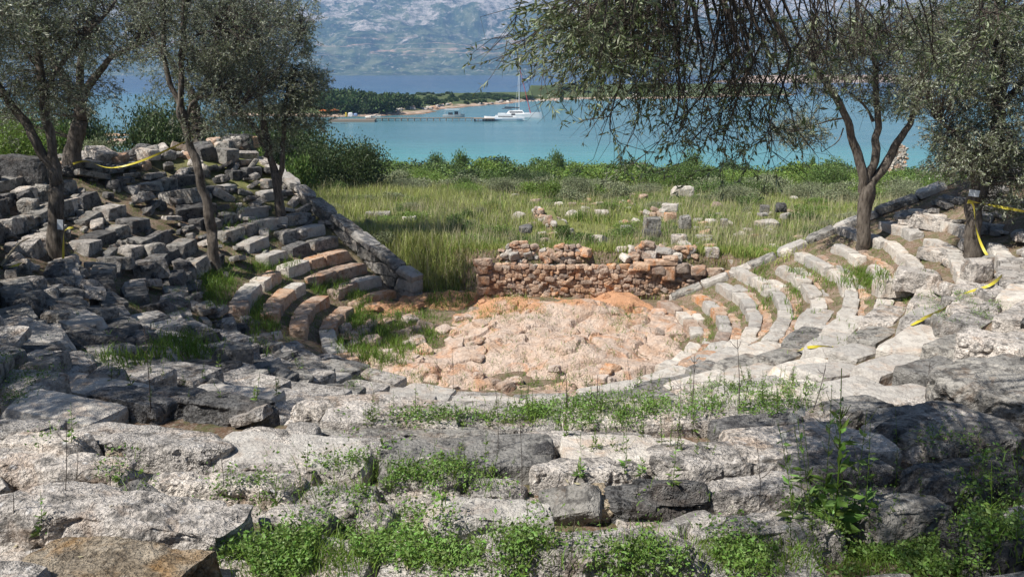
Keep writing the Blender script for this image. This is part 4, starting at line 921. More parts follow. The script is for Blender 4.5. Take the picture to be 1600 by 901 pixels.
# NOTE spec ellipses are where weeds grow between the stones
FARW = [(400, 430, 60, 40, 1600), (420, 360, 40, 40, 800), (350, 300, 40, 30, 500), (170, 290, 60, 20, 400), (850, 520, 160, 60, 900), (780, 590, 160, 20, 500), (560, 520, 60, 45, 3500), (300, 470, 50, 60, 1500), (200, 500, 80, 50, 1200), (380, 400, 60, 60, 1500), (200, 350, 150, 90, 900), (1350, 430, 120, 50, 1500), (1180, 440, 150, 30, 2600), (1130, 520, 60, 50, 1600), (1280, 520, 60, 40, 900), (1420, 470, 80, 25, 900), (500, 470, 90, 60, 1800), (700, 460, 60, 20, 900), (650, 500, 80, 40, 1200), (1100, 430, 60, 14, 500), (740, 490, 120, 18, 800), (620, 600, 80, 18, 500), (930, 600, 110, 12, 500), (690, 400, 60, 45, 2600), (650, 380, 45, 30, 1200), (760, 440, 26, 22, 400), (820, 462, 60, 10, 500), (640, 520, 60, 45, 1800), (555, 520, 40, 50, 1500), (520, 450, 40, 16, 700), (560, 485, 26, 34, 900), (430, 430, 40, 20, 700), (445, 520, 18, 40, 500), (760, 490, 45, 14, 350), (980, 500, 30, 22, 350),
        (1110, 520, 30, 25, 700), (1200, 470, 18, 50, 800), (1240, 500, 14, 60, 500), (1350, 440, 55, 22, 1200), (1300, 430, 40, 16, 600), (1080, 590, 45, 14, 500), (1150, 480, 14, 30, 250), (1060, 545, 16, 30, 300)]
P = px_patch(FARW, 0, 0, 0, GRASS, '', '', rockp=.06)
blades(P, rs.uniform(.03, .13, len(P)), .011, .9, GRASS, 'terrace_grass', 'green grass growing between the seat rows and round the orchestra')
P = px_patch([(290, 545, 60, 20, 1800), (335, 440, 30, 45, 1500), (410, 515, 22, 45, 1100), (440, 415, 50, 12, 900), (370, 345, 40, 22, 900), (200, 560, 40, 14, 600), (510, 445, 36, 16, 700), (560, 470, 16, 24, 500), (1240, 460, 14, 40, 500), (1345, 440, 50, 14, 900), (560, 525, 40, 42, 1500), (640, 520, 50, 34, 1300), (600, 560, 40, 20, 500), (520, 450, 30, 12, 300), (560, 480, 18, 30, 500), (1290, 430, 60, 14, 500), (1190, 450, 16, 40, 400), (700, 470, 40, 10, 300)], 0, 0, 0, GRASS, '', '', rockp=.3)
blades(P, rs.uniform(.08, .3, len(P)), .016, .6, GRASS, 'pit_grass', 'taller fresh grass in the shaded hollow left of the bedrock')
NEARW = [(1180, 620, 110, 26, 2200), (900, 650, 110, 18, 1500), (730, 655, 120, 12, 900), (560, 590, 30, 14, 250), (290, 545, 60, 20, 800), (180, 560, 40, 20, 300), (300, 470, 40, 40, 500), (340, 430, 40, 24, 400), (390, 360, 50, 30, 700), (560, 745, 90, 26, 1700), (720, 745, 90, 22, 1200), (420, 770, 90, 16, 900), (620, 850, 230, 45, 5200), (460, 880, 110, 24, 2600),
         (880, 885, 150, 18, 1500), (1130, 870, 170, 26, 3000), (1400, 870, 200, 30, 3200), (1300, 800, 70, 50, 900), (30, 590, 50, 40, 600), (60, 690, 30, 16, 60), (180, 750, 40, 12, 150), (1560, 800, 60, 90, 1600), (1500, 480, 60, 30, 500), (1480, 700, 60, 20, 200), (950, 630, 140, 12, 700), (1060, 640, 90, 12, 600)]
P = px_patch(NEARW, 0, 0, 0, GRASS, '', '', rockp=.42)
k_ = rs.choice(len(P), int(len(P)*.8), False); blades(P[k_], rs.uniform(.03, .11, len(k_)), .006, .9, GRASS, 'near_grass', 'short green grass in the cracks of the near stones')
# leafy ground cover: small leaves round the same spots
idx = rs.randint(0, len(P), 90000); Q = P[idx]+rs.normal(size=(90000, 3))*np.array([.04, .04, 0])+np.array([0, 0, 1])*rs.uniform(0, .09, (90000, 1))
ptc = fbm(Q*np.array([3.5, 3.5, 0]), 3, 19); Q = Q[ptc > -.12]; d = unit(rs.normal(size=Q.shape)*np.array([1, 1, .5])+np.array([0, 0, .45])); sz = rs.uniform(.6, 1.6, len(Q))**2; lv, lf = leaves_vf(Q, d, .016*sz, .009*sz)
o = link('ground_cover', mesh('ground_cover', lv, lf, BUSHM)); tag(o, 'small leafy green weeds creeping over the near stones', 'weeds', kind='stuff')
print('grass', time.time()-T0)

# ------------------------------------------------------------------ individual weeds
def stalk(name, u, v, vtop, label, leaves=0, lean=(0, 0), r=.004, branch=3, mat=TWIG, leafm=BUSHL, heads=0, leaf=.06, cat='weed', group=None):
    loc, nrm, ob = surf(u, v)
    if loc is None: loc = ghit(u, v)
    top = at_depth(u+lean[0], vtop, loc.y); h = max(.1, top.z-loc.z); root = empty(name, loc, label, cat, group)
    e = np.array([top.x-loc.x, 0, h]); S = spline([(0, 0, -.03), tuple(e*.4+np.array([.01, 0, 0])), tuple(e)], 8); parts = [tube(S, np.linspace(r, r*.4, 8), 5)]; tp = []; dr = []
    for i in range(branch):
        s = S[rnd.randint(3, 6)]; d = unit(np.array([rnd.gauss(0, .8), rnd.gauss(0, .4), 1.0])); E = s+d*min(h, .5)*rnd.uniform(.12, .3); parts.append(tube([s, (s+E)/2+np.array([0, 0, -.01]), E], [r*.6, r*.45, r*.3], 4)); tp.append(E)
    V, F = join(parts); link('stem', mesh('stem', V, F, mat, True), root)
    if leaves:
        t = rs.uniform(.02, .85, leaves)**1.3; B_ = np.stack([np.interp(t, np.linspace(0, 1, 8), S[:, k]) for k in range(3)], -1)
        d = unit(rs.normal(size=(leaves, 3))*np.array([1, 1, .3])+np.array([0, 0, .45])); lv, lf = leaves_vf(B_, d, leaf*(1.5-t)*rs.uniform(.7, 1.3, leaves), leaf*.38*(1.5-t)*rs.uniform(.7, 1.3, leaves))
        link('foliage', mesh('foliage', lv, lf, leafm), root)
    return root, [S[-1]]+tp
DEADG = 'thin dead stalks standing among the stones'
for (u, v, vt, lean, lab) in [(235, 640, 508, -10, 'tall thin dead stalk on the dark left bank'), (101, 765, 655, 2, 'thin leafless stalk over the pale slab at left'), (118, 748, 672, 4, 'short thin stalk right of the leafless stalk at left'), (20, 800, 745, -3, 'thin stalk at the left edge over the large slab'),
    (815, 770, 640, -4, 'tallest dark upright stalk at centre'), (778, 700, 598, -4, 'slim dark stalk by the lower edge of the orchestra'), (1058, 700, 590, 6, 'dark upright stalk right of centre'), (1155, 640, 530, -3, 'thin dark stalk above the green weeds at right'), (884, 640, 580, 0, 'thin brown stalk at the centre edge of the orchestra'),
    (708, 610, 540, -2, 'thin brown stalk on the pale bedrock'), (886, 900, 820, 10, 'branched dead stalk at the bottom centre right'), (350, 775, 690, -8, 'curved dead stalk left of the rounded white ridge'), (1187, 790, 700, -3, 'stalk left of the tall leafy weed'), (1080, 640, 555, 5, 'thin dark stalk right of the dark upright one'),
    (1270, 640, 575, 20, 'forked dark seed stalk at right over the shade'), (1445, 620, 565, 8, 'dark dry stalk over the shaded right rocks'), (985, 610, 560, -5, 'faint dry stalk at the orchestra edge right of centre'), (930, 640, 585, 4, 'faint dry stalk at the centre of the lower rows')]:
    stalk('dead_stalk', u, v, vt, lab, 0, (lean, 0), .0035 if v > 690 else .006, 4, group=DEADG)
# tall leafy weed with dandelion clocks
rt, tips = stalk('tall_weed', 1305, 815, 575, 'tall leafy weed with jagged green leaves in the right foreground', 60, (10, 0), .007, 7, GRASS, BUSHM, leaf=.12)
for k, (u, v, vt, ln) in enumerate([(1265, 800, 650, -20), (1240, 810, 655, -25), (1285, 805, 600, 15), (1330, 805, 640, 25), (1350, 800, 660, 10)]):
    stalk('leafy_weed', u, v, vt, ['leafy stem left of the tall weed', 'outer left leafy stem near the dandelion clocks', 'second tallest leafy stem beside the tall weed', 'leafy stem right of the tall weed', 'outermost right stem of the weed clump'][k], 24, (ln, 0), .004, 5, GRASS, BUSHM, leaf=.085, group='leafy stems of the right foreground clump')
WHT = plain('seed_fluff', (.72, .72, .68), .9)
for k, (u, v, rp) in enumerate([(1239, 653, 9), (1252, 644, 7), (1303, 650, 8), (1225, 680, 5)]):
    c = at_depth(u, v, ghit(1290, 812).y+.05); R = rp*c.y/FPX; n = 170; d = unit(rs.normal(size=(n, 3)))
    root = empty('dandelion', c, ['largest white dandelion clock, left of the tall weed', 'white dandelion clock touching the largest one', 'pale dandelion clock amid the tall weed', 'smallest dandelion clock, lowest on the left'][k], 'dandelion', 'dandelion clocks')
    V1, F1 = stick_vf(np.zeros((n, 3)), d*R*.85, np.full(n, .0004), np.full(n, .0003)); lv, lf = leaves_vf(np.repeat(d*R*.8, 5, 0), unit(np.repeat(d, 5, 0)+rs.normal(size=(n*5, 3))*.8), np.full(n*5, R*.28), np.full(n*5, .0008)); link('seed_head', mesh('seed_head', np.concatenate([V1, lv]), np.concatenate([F1, lf+len(V1)]), WHT), root)
    gp = ghit(u+15, 810); S = np.array([(0, 0, 0), tuple((Vector(gp)-c)*.5+Vector((.02, 0, 0))), tuple(Vector(gp)-c)]); V, F = tube(spline(S, 8), np.full(8, .002), 4); link('stem', mesh('stem', V, F, GRASS), root)
for k, (u, v, vt, lab) in enumerate([(62, 830, 765, 'green weed with broad leaves in the left corner'), (185, 755, 715, 'small weed in the gap of the pale slabs at left'), (598, 700, 685, 'small bright rosette on the pale central slab'), (1003, 738, 712, 'small yellow green rosette on the shaded slab'), (110, 690, 628, 'slender yellow green weed on the left shadow line'), (755, 740, 670, 'slender leafy weed on the central slab'),
    (905, 745, 675, 'leafy weed stem right of the tallest dark stalk'), (975, 735, 665, 'thin leafy weed over the bright pitted slab'), (1050, 760, 680, 'thin leafy weed at the edge of the shade'), (1400, 760, 640, 'branching weed with dark seed heads over the right rocks'), (1545, 860, 720, 'leafy weed in the bottom right corner'), (1500, 890, 800, 'low leafy weed at the bottom right'), (1590, 850, 690, 'tall dark leafy weed at the right edge'), (430, 790, 730, 'thin weed by the rounded white ridge'), (690, 780, 735, 'bushy green weed above the mottled block')]):
    stalk('leafy_weed', u, v, vt, lab, 22, (rnd.uniform(-6, 6), 0), .003, 3, GRASS, BUSHM, leaf=.05)
# many anonymous small weeds
TW = []
for i in range(5):
    n = 26; t = rs.uniform(0, 1, n); B_ = np.stack([.03*np.sin(t*3+i), 0*t, t*.9], -1); d = unit(rs.normal(size=(n, 3))*np.array([1, 1, .3])+np.array([0, 0, .5])); lv, lf = leaves_vf(B_, d, .16*(1.3-t), .05*(1.3-t)); sv, sf = tube([(0, 0, -.1), (.02, 0, .5), (.04, 0, 1)], [.012, .009, .004], 4)
    TW.append(mesh('wild_plant', np.concatenate([lv, sv]), np.concatenate([lf, sf+len(lv)]), [BUSHL, BUSHD], False, np.r_[np.zeros(len(lf)), np.ones(len(sf))]))
for (u, v, ru, rv, n) in [(1180, 620, 120, 26, 55), (900, 645, 130, 20, 45), (700, 660, 130, 14, 30), (640, 740, 170, 20, 26), (1000, 690, 120, 20, 22), (330, 600, 160, 30, 20), (1400, 800, 180, 60, 22), (950, 600, 150, 12, 20)]:
    _u0 = u
    for _ in range(n):
        loc, nrm, ob = surf(u+rnd.uniform(-ru, ru), v+rnd.uniform(-rv, rv))
        if loc is None: continue
        h = rnd.uniform(.10, .32)*(.6+loc.y/18); o = link('wild_plant', rnd.choice(TW), None, loc, (rnd.gauss(0, .15), rnd.gauss(0, .15), rnd.uniform(0, 6)), (h, h, h)); tag(o, 'small leafy wild plant between stones '+{1180: 'below the right seat rows', 900: 'below the centre of the orchestra', 700: 'at the lower left edge of the orchestra', 640: 'above the mottled block', 1000: 'on the long central slab', 330: 'on the dark left slabs', 1400: 'in the shade at lower right', 950: 'at the orchestra edge'}[_u0], 'plant', 'small wild plants between the stones')

# ------------------------------------------------------------------ barrier tape and sign
TAPE = plain('yellow_tape', (.55, .47, .05), .45, .4)
def ribbon(pts, wd=.055, tw=1.5):
    sp = spline(pts, 40); tan = unit(np.gradient(sp, axis=0)); V = []
    for i in range(40):
        a = i/39*tw*math.pi; s = unit(np.cross(tan[i], np.array([0.1, 1, 0]))); q = np.cross(tan[i], s); o_ = (s*math.cos(a)+q*math.sin(a))*wd/2; V += [sp[i]-o_, sp[i]+o_]
    F = np.array([(2*i, 2*i+1, 2*i+3, 2*i+2) for i in range(39)]); return np.array(V), F
def tape(label, pts, **k):
    V, F = ribbon(pts, **k); tag(link('barrier_tape', mesh('barrier_tape', V, F, TAPE, True)), label, 'barrier tape', 'yellow barrier tapes')
def S(u, v, off=.04):
    loc, n_, ob = surf(u, v); loc = loc or ghit(u, v); d = (CAM-loc).normalized(); return tuple(loc+d*off)
yf = Y1-.33
tape('yellow tape hanging down the sign-bearing trunk and looping round its foot', [tuple(at_depth(115, 355, yf)), tuple(at_depth(101, 360, yf)), tuple(at_depth(99, 385, yf)), tuple(at_depth(97, 411, yf)), tuple(at_depth(80, 413, yf)), tuple(at_depth(58, 411, yf))], wd=.05)
tape('yellow tape on the stones left of the sign-bearing trunk', [S(0, 418), S(20, 416), S(36, 410)], wd=.05)
tape('yellow tape strung from the dark trunk across the left rim', [tuple(at_depth(114, 256, Y2-.5)), tuple(at_depth(135, 252, Y2-1)), tuple(at_depth(170, 262, Y2-1)), tuple(at_depth(210, 255, Y2-1)), tuple(at_depth(262, 234, Y2-1.5)), tuple(at_depth(304, 214, Y2-1.5))], wd=.055)
yr = Y7-.36
tape('yellow tape running down the right edge trunk to the ground', [tuple(at_depth(1512, 316, yr)), tuple(at_depth(1521, 322, yr)), tuple(at_depth(1526, 360, yr)), tuple(at_depth(1540, 395, yr-.3)), tuple(at_depth(1563, 420, yr-.6))], wd=.055)
tape('yellow tape stretched from the right edge trunk out of frame', [tuple(at_depth(1512, 314, yr)), tuple(at_depth(1550, 321, yr)), tuple(at_depth(1620, 334, yr-.5))], wd=.06)
tape('long yellow tape crossing the right seat rows', [S(1566, 430, .1), S(1545, 446, .12), S(1500, 461, .12), S(1475, 482, .1), S(1448, 495, .1), S(1424, 508, .06)], wd=.055)
tape('short piece of yellow tape lying on the right rows', [S(1246, 548), S(1265, 542), S(1302, 541)], wd=.055)
sg = plain('paper_sign', (.62, .66, .70), .6)
c = at_depth(94, 351, Y1-.36); V, F = boxvf(-.06, .06, -.008, .008, -.11, .11)
tag(link('notice_card', mesh('notice_card', V, F, sg), None, c, (0, .12, .1)), 'small white notice card fixed to the left olive trunk', 'sign')
c = at_depth(1522, 302, Y7-.4); V, F = boxvf(-.12, .12, -.008, .008, -.07, .07)
tag(link('notice_card', mesh('notice_card', V, F, sg), None, c, (0, .12, .1)), 'small pale notice card in the leaves of the right edge olive', 'sign')
# fallen pale branch at the left edge
V, F = tube(spline([S(0, 416, .1), S(14, 398, .25), tuple(at_depth(30, 380, ghit(14, 398).y)), tuple(at_depth(46, 372, ghit(14, 398).y))], 16), np.linspace(.035, .012, 16), 6, .2)
tag(link('dead_branch', mesh('dead_branch', V, F, barkmat('pale_dead_wood', (.2, .17, .12), (.32, .28, .2)), True)), 'pale bent dead branch at the left edge', 'branch')
# fallen leaves
for i in range(40):
    loc, n_, ob = surf(rnd.uniform(0, 1500), rnd.uniform(740, 895))
    if loc is None: continue
    lv, lf = leaves_vf(np.zeros((1, 3)), np.array([[1., 0, 0]]), np.array([.055]), np.array([.018])); me = bpy.data.meshes.get('fallen_leaf') or mesh('fallen_leaf', lv, lf, GRASSD)
    tag(link('fallen_leaf', me, None, loc+Vector((0, 0, .008)), (rnd.gauss(0, .3), rnd.gauss(0, .3), rnd.uniform(0, 6))), 'dry yellow leaf lying on the near stones', 'leaf', 'fallen dry leaves')
print('weeds', time.time()-T0)

# ------------------------------------------------------------------ sea, headland, far mountain
def watermat():
    m, n, b = newmat('sea_water'); p = wpos(n); sep = n.nodes.new('ShaderNodeSeparateXYZ'); n.links.new(p, sep.inputs[0])
    y = mathn(n, 'MULTIPLY', sep.outputs['Y'], 1/1000)
    y = mathn(n, 'ADD', y, mathn(n, 'MULTIPLY', mathn(n, 'SUBTRACT', noise(n, p, .006, 3), .5), .06))
    c = ramp(n, y, [(.0, (.12, .33, .33)), (.15, (.10, .30, .31)), (.185, (.085, .205, .245)), (.36, (.08, .195, .235)), (.50, (.06, .19, .27)), (.62, (.03, .09, .18)), (1, (.015, .06, .15))])
    mq = n.nodes.new('ShaderNodeMapping'); mq.inputs['Scale'].default_value = (.012, .07, 1); n.links.new(p, mq.inputs[0]); c = mix(n, mathn(n, 'MULTIPLY', ramp(n, noise(n, mq.outputs[0], 1, 6, .65), [(.45, g(0)), (.62, g(1))]), .3), c, (.16, .30, .33)); n.links.new(c, b.inputs['Base Color']); b.inputs['Roughness'].default_value = .2; b.inputs['Specular IOR Level'].default_value = .35
    mp = n.nodes.new('ShaderNodeMapping'); mp.inputs['Scale'].default_value = (.35, 1, 1); n.links.new(p, mp.inputs[0])
    bp = n.nodes.new('ShaderNodeBump'); bp.inputs['Strength'].default_value = .6; bp.inputs['Distance'].default_value = .6
    n.links.new(mathn(n, 'ADD', noise(n, mp.outputs[0], .5, 5, .6), mathn(n, 'MULTIPLY', noise(n, mp.outputs[0], .06, 3), 1.5)), bp.inputs['Height']); n.links.new(bp.outputs[0], b.inputs['Normal']); return m
V = np.array([(-6800, -1500, SEA), (6800, -1500, SEA), (6800, 6800, SEA), (-6800, 6800, SEA)], float)
tag(link('water', mesh('water', V, np.array([[0, 1, 2, 3]]), watermat())), kind='structure')
# headland on the left, spit on the right
def poly_dist(X, Y, pts, wid):
    best = np.full(X.shape, 1e9); val = np.zeros(X.shape)
    for (a, b, wa, wb) in [(pts[i], pts[i+1], wid[i], wid[i+1]) for i in range(len(pts)-1)]:
        ax, ay = a; bx, by = b; dx, dy = bx-ax, by-ay; t = np.clip(((X-ax)*dx+(Y-ay)*dy)/(dx*dx+dy*dy), 0, 1); d = np.hypot(X-ax-t*dx, Y-ay-t*dy); wv = wa+(wb-wa)*t
        q = d/wv; best = np.minimum(best, q)
    return best
s1 = [sea_at(500, 176), sea_at(530, 175), sea_at(600, 166), sea_at(690, 160), sea_at(770, 156.5), sea_at(830, 155.5)]
s2 = [sea_at(830, 155.5), sea_at(900, 152), sea_at(1000, 151), sea_at(1120, 149), sea_at(1200, 148)]
HP = [(p.x, p.y) for p in s1+s2[1:]]; HW = [30, 36, 38, 36, 21, 13, 32, 42, 32, 16]
def head_h(X, Y):
    q = poly_dist(X, Y, HP, HW); q = q+fbm(P3(X*.03, Y*.03), 4, 61)*.18
    hmax = np.where(X < 10, 2.8, 6.2); hmax = hmax*np.exp(-((X+0)/8000)**2)
    edge = fbm(P3(X*.12, Y*.12), 4, 63)
    h = (1-sstep(.15, 1.0, q))*hmax + (1-sstep(.75, 1.05, q))*1.1 - .9*sstep(.98, 1.5, q)*3
    return SEA+h+edge*.5*(q < 1.05)
def headmat():
    m, n, b = newmat('headland_ground'); p = wpos(n); sep = n.nodes.new('ShaderNodeSeparateXYZ'); n.links.new(p, sep.inputs[0])
    zz = mathn(n, 'ADD', mathn(n, 'MULTIPLY', mathn(n, 'SUBTRACT', sep.outputs['Z'], SEA), .25), mathn(n, 'MULTIPLY', mathn(n, 'SUBTRACT', noise(n, p, .12, 5), .5), .35))
    c = ramp(n, zz, [(.02, (.22, .13, .09)), (.08, (.45, .34, .27)), (.19, (.42, .32, .24)), (.26, (.10, .12, .05)), (1, (.08, .105, .04))])
    c = mix(n, ramp(n, noise(n, p, .3, 6, .7), [(.5, g(0)), (.6, g(.6))]), c, (.06, .085, .03))
    n.links.new(c, b.inputs['Base Color']); return m
tag(link('headland', heightfield('headland', np.arange(-260, 260, 1.6), np.arange(190, 560, 1.8), head_h, headmat(), False)), kind='structure')
# rocks along the shores
SHR = [rock_mesh('shore_rock', (2.0, 1.5, 1.2), .35, 400+i, ROCKW, amp=.15, p=4, cuts=5, freq=.8, oct_=3) for i in range(4)]
shore = [(575, 184), (600, 181), (640, 177), (672, 172), (700, 168), (760, 164.5), (800, 160.5), (840, 158.5), (880, 157.5), (960, 155.5), (1040, 153.5), (1120, 152), (1200, 151)]
for i in range(150):
    t = rnd.uniform(0, len(shore)-1.001); k = int(t); f = t-k; u = shore[k][0]*(1-f)+shore[k+1][0]*f; v = shore[k][1]*(1-f)+shore[k+1][1]*f
    if 715 < u < 760 and rnd.random() < .8: continue
    p = sea_at(u, v-rnd.uniform(0, 1.2)); s = rnd.uniform(.35, 1.25); hz = max(float(head_h(np.array([p.x]), np.array([p.y]))[0]), SEA-.1)
    o = link('shore_rock', with_mat(rnd.choice(SHR), rnd.choice((ROCKW, ROCKR, ROCKW))), None, (p.x, p.y, hz+.1), (rnd.gauss(0, .2), rnd.gauss(0, .2), rnd.uniform(0, 6)), (s*1.3, s, s*.8)); tag(o, 'pale rock on the waterline across the bay '+where2(u), 'rock', 'rocks along the far waterline')
HB = [shrub_mesh(60+i, FARB, 900, .26, .17, nb=10) for i in range(4)]
SH[FARB.name] = HB
HG = 'dark green trees on the headland across the bay'
for i in range(230):
    u = rnd.uniform(470, 735) if i < 165 else rnd.uniform(735, 850); 
    vb = np.interp(u, [480, 560, 640, 735, 850], [180, 178, 169, 160, 156.5])-rnd.uniform(0, 20)*(1 if u < 700 else .25)
    p = sea_at(u, vb, SEA+1.5); hz = float(head_h(np.array([p.x]), np.array([p.y]))[0])
    if hz < SEA+.8: continue
    top = np.interp(u, [480, 540, 620, 700, 735, 850], [139, 136, 143, 149, 152, 154])+rnd.uniform(0, 9)
    zt = at_depth(u, top, p.y).z; h = max(1.6, min(zt-hz, rnd.uniform(3.5, 7.5))); wd = h*rnd.uniform(1.3, 2.0) if u < 735 else rnd.uniform(4, 8)
    shrub(p.x, p.y, hz-.3, wd, h, FARB, 'dark tree across the bay '+where2(u)+(', front row' if vb > np.interp(u, [480, 735], [168, 155]) else ', back row'), 'headland_tree', 'tree', HG, HB)
for i in range(90):
    u = rnd.uniform(880, 1200); p = sea_at(u, rnd.uniform(146, 153), SEA+2.5); hz = float(head_h(np.array([p.x]), np.array([p.y]))[0])
    if hz < SEA+1.6: continue
    shrub(p.x, p.y, hz-.3, rnd.uniform(4, 10), rnd.uniform(.8, 1.8), FARB, 'low scrub bush '+where2(u), 'scrub_bush', 'shrub', 'low scrub on the rocky spit', HB)
px_shrub(701, 711, 142, 380, FARB, 'single tree standing above the rest near the beach', 'headland_tree', 'tree', SEA+1)
px_shrub(874, 882, 138, 372, FARB, 'dark spiky plant on the knoll of the spit', 'shrub', 'shrub', SEA+2)
px_shrub(532, 556, 135, 330, FARB, 'tallest dark tree of the headland grove', 'headland_tree', 'tree', SEA+1)
# rocky islet far right
def isl_h(X, Y):
    q = np.hypot((X-440)/190, (Y-1180)/60)+fbm(P3(X*.02, Y*.02), 4, 71)*.25; return SEA-3+(1-sstep(.3, 1.05, q))*13+fbm(P3(X*.1, Y*.1), 3, 7)*1.6
tag(link('islet', heightfield('islet', np.arange(200, 690, 6), np.arange(1100, 1260, 5), isl_h, ROCKR, False)), 'low rocky pinkish islet beyond the spit at right', 'islet', kind='structure')
print('headland', time.time()-T0)
# mountain
def mount_h(X, Y):
    q = sstep(2950, 4900, Y+160*fbm(P3(X*.0012, X*0), 3, 5)); b = q*330
    cone = 90*np.exp(-((X+250)/900)**2)*sstep(3500, 4700, Y)+60*np.exp(-((X-1500)/700)**2)*sstep(3300, 4600, Y)+70*np.exp(-((X+2200)/900)**2)*sstep(3300, 4500, Y)
    r = ridge(P3(X*.0018, Y*.0018), 5, 91)*110*sstep(3000, 4000, Y)+fbm(P3(X*.006, Y*.006), 5, 95)*50*sstep(2980, 3500, Y)
    return SEA-4+b+cone*.8+r*.8-40*sstep(3000, 2900, Y)
def mountmat():
    m, n, b = newmat('mountain_side'); ge = n.nodes.new('ShaderNodeNewGeometry'); p = ge.outputs['Position']; sep = n.nodes.new('ShaderNodeSeparateXYZ'); n.links.new(p, sep.inputs[0])
    c = ramp(n, noise(n, p, .012, 9, .72), [(.40, (.015, .035, .03)), (.5, (.045, .08, .045)), (.60, (.15, .17, .10))])
    c = mix(n, ramp(n, noise(n, p, .05, 6, .7), [(.56, g(0)), (.64, g(.8))]), c, (.42, .38, .34))
    z = mathn(n, 'MULTIPLY', sep.outputs['Z'], 1/300)
    cl = mathn(n, 'ADD', mathn(n, 'MULTIPLY', z, .50), mathn(n, 'MULTIPLY', mathn(n, 'SUBTRACT', noise(n, p, .0045, 8, .72), .5), 2.6))
    c = mix(n, ramp(n, cl, [(.46, g(0)), (.56, g(1))]), c, ramp(n, noise(n, p, .035, 7, .8), [(.42, (.10, .11, .08)), (.5, (.38, .35, .32)), (.62, (.55, .50, .46))]))
    mp = n.nodes.new('ShaderNodeMapping'); mp.inputs['Scale'].default_value = (.0012, .0025, .016); n.links.new(p, mp.inputs[0])
    rd = ramp(n, noise(n, mp.outputs[0], 1, 4, .6), [(.50, g(0)), (.515, g(1)), (.53, g(0))])
    band = ramp(n, z, [(.22, g(0)), (.3, g(1)), (.48, g(1)), (.56, g(0))])
    c = mix(n, mathn(n, 'MULTIPLY', rd, band), c, (.5, .34, .26))
    n.links.new(c, b.inputs['Base Color']); b.inputs['Roughness'].default_value = 1
    return m
tag(link('mountain', heightfield('mountain', np.arange(-4600, 4600, 17), np.arange(2850, 5300, 13), mount_h, mountmat(), False)), kind='structure')
print('mountain', time.time()-T0)

# ------------------------------------------------------------------ jetty and boats
WOOD = plain('jetty_wood', (.26, .21, .17), .85, .2); HULL = plain('white_hull', (.78, .79, .80), .3, .5); BLUE = plain('blue_stripe', (.05, .15, .3), .4); DARK = plain('dark_gear', (.05, .055, .065), .5)
GLASS = plain('cabin_window', (.03, .04, .05), .15, .6); MAST = plain('mast_metal', (.72, .73, .74), .35, .5); RED = plain('red_sail_roll', (.5, .08, .09), .6); ORANGE = plain('orange_canvas', (.42, .13, .04), .8)
ja = sea_at(572, 189); jb = sea_at(752, 188.5); jt = empty('jetty', ja, 'long wooden jetty on posts reaching into the bay', 'jetty'); dj = jb-ja; Lj = dj.length; jt.rotation_euler = (0, 0, math.atan2(dj.y, dj.x))
n_pl = 190
V, F = boxvf(-.09, .09, -.9, .9, -.04, .04); plank = mesh('plank', V, F, WOOD)
for i in range(n_pl): link('plank', plank, jt, ((i+.5)*Lj/n_pl, 0, .86+rnd.gauss(0, .01)))
V, F = tube([(0, 0, -1.6), (0, 0, .82)], [.13, .12], 8); post = mesh('post', V, F, WOOD)
for i in range(18):
    for s in (-.8, .8): link('post', post, jt, (1+i*(Lj-2)/17, s, 0))
V, F = join([boxvf(0, Lj, s-.07, s+.07, .68, .81) for s in (-.75, .75)]); link('beam', mesh('beam', V, F, WOOD), jt)
pf = empty('mooring_platform', sea_at(755, 189.5), 'dark platform at the outer end of the jetty', 'platform')
V, F = boxvf(-3, 3.5, -1.8, 1.8, .75, .95); link('deck', mesh('deck', V, F, WOOD), pf)
V, F = boxvf(-.18, .18, -.18, .18, -1.5, .74); pier = mesh('pier', V, F, DARK)
for x in (-2.6, 0, 3): 
    for y in (-1.4, 1.4): link('pier', pier, pf, (x, y, 0))
def hull_vf(L, W, H, sheer=.35, full=1.6, n=20, m=9, bow=1.0, z0=-.35):
    V = []
    for i in range(n+1):
        t = i/n; w_ = W/2*(min(1, (1-t)*1.0/.45)**.6 if bow else 1)*(.82+.18*min(1, t/.2)); w_ = max(w_, .02)
        for j in range(m):
            a = j/(m-1)*math.pi; y = -math.cos(a); zz = math.sin(a); top = H+sheer*max(0, t-.4)**2*3
            V.append((t*L-L/2, np.sign(y)*abs(y)**.55*w_, top-(top-z0)*abs(zz)**.55))
    V = np.array(V); F = []
    for i in range(n):
        for j in range(m-1): F.append((i*m+j, i*m+j+1, (i+1)*m+j+1, (i+1)*m+j))
    F4 = np.array(F); caps = [tuple(i*m+j for i, j in ()) ]
    deck = np.array([(i*m, (i+1)*m, (i+1)*m+m-1, i*m+m-1) for i in range(n)]); tr = [(0, j, j+1) for j in range(1, m-1)]
    return V, [np.concatenate([F4, deck]), np.array(tr)]
# near white motor yacht
b0 = sea_at(788, 189.2); yr_ = empty('motor_yacht', b0, 'low white boat moored at the jetty end in front of the catamaran', 'boat', 'boats in the bay', math.pi)
V, F = hull_vf(12.6, 3.4, 1.15); link('hull', mesh('hull', V, F, HULL, False), yr_)
V, F = boxvf(-4.0, 3.2, -1.1, 1.1, 1.2, 1.75); V[4:, 0] *= .85; link('cabin', mesh('cabin', V, F, HULL), yr_)
for s in (-1, 1):
    V, F = boxvf(-2.6, 1.9, s*1.06-.06, s*1.06+.06, 1.32, 1.6); link('window', mesh('window', V, F, GLASS), yr_)
V, F = boxvf(-3.4, -2.2, -.5, .5, 1.78, 2.3); link('wheelhouse', mesh('wheelhouse', V, F, DARK), yr_)
V, F = boxvf(-5.6, 5.2, -1.74, 1.74, .62, .72); V[:, 1] *= .99; link('stripe', mesh('stripe', V, F, BLUE), yr_)
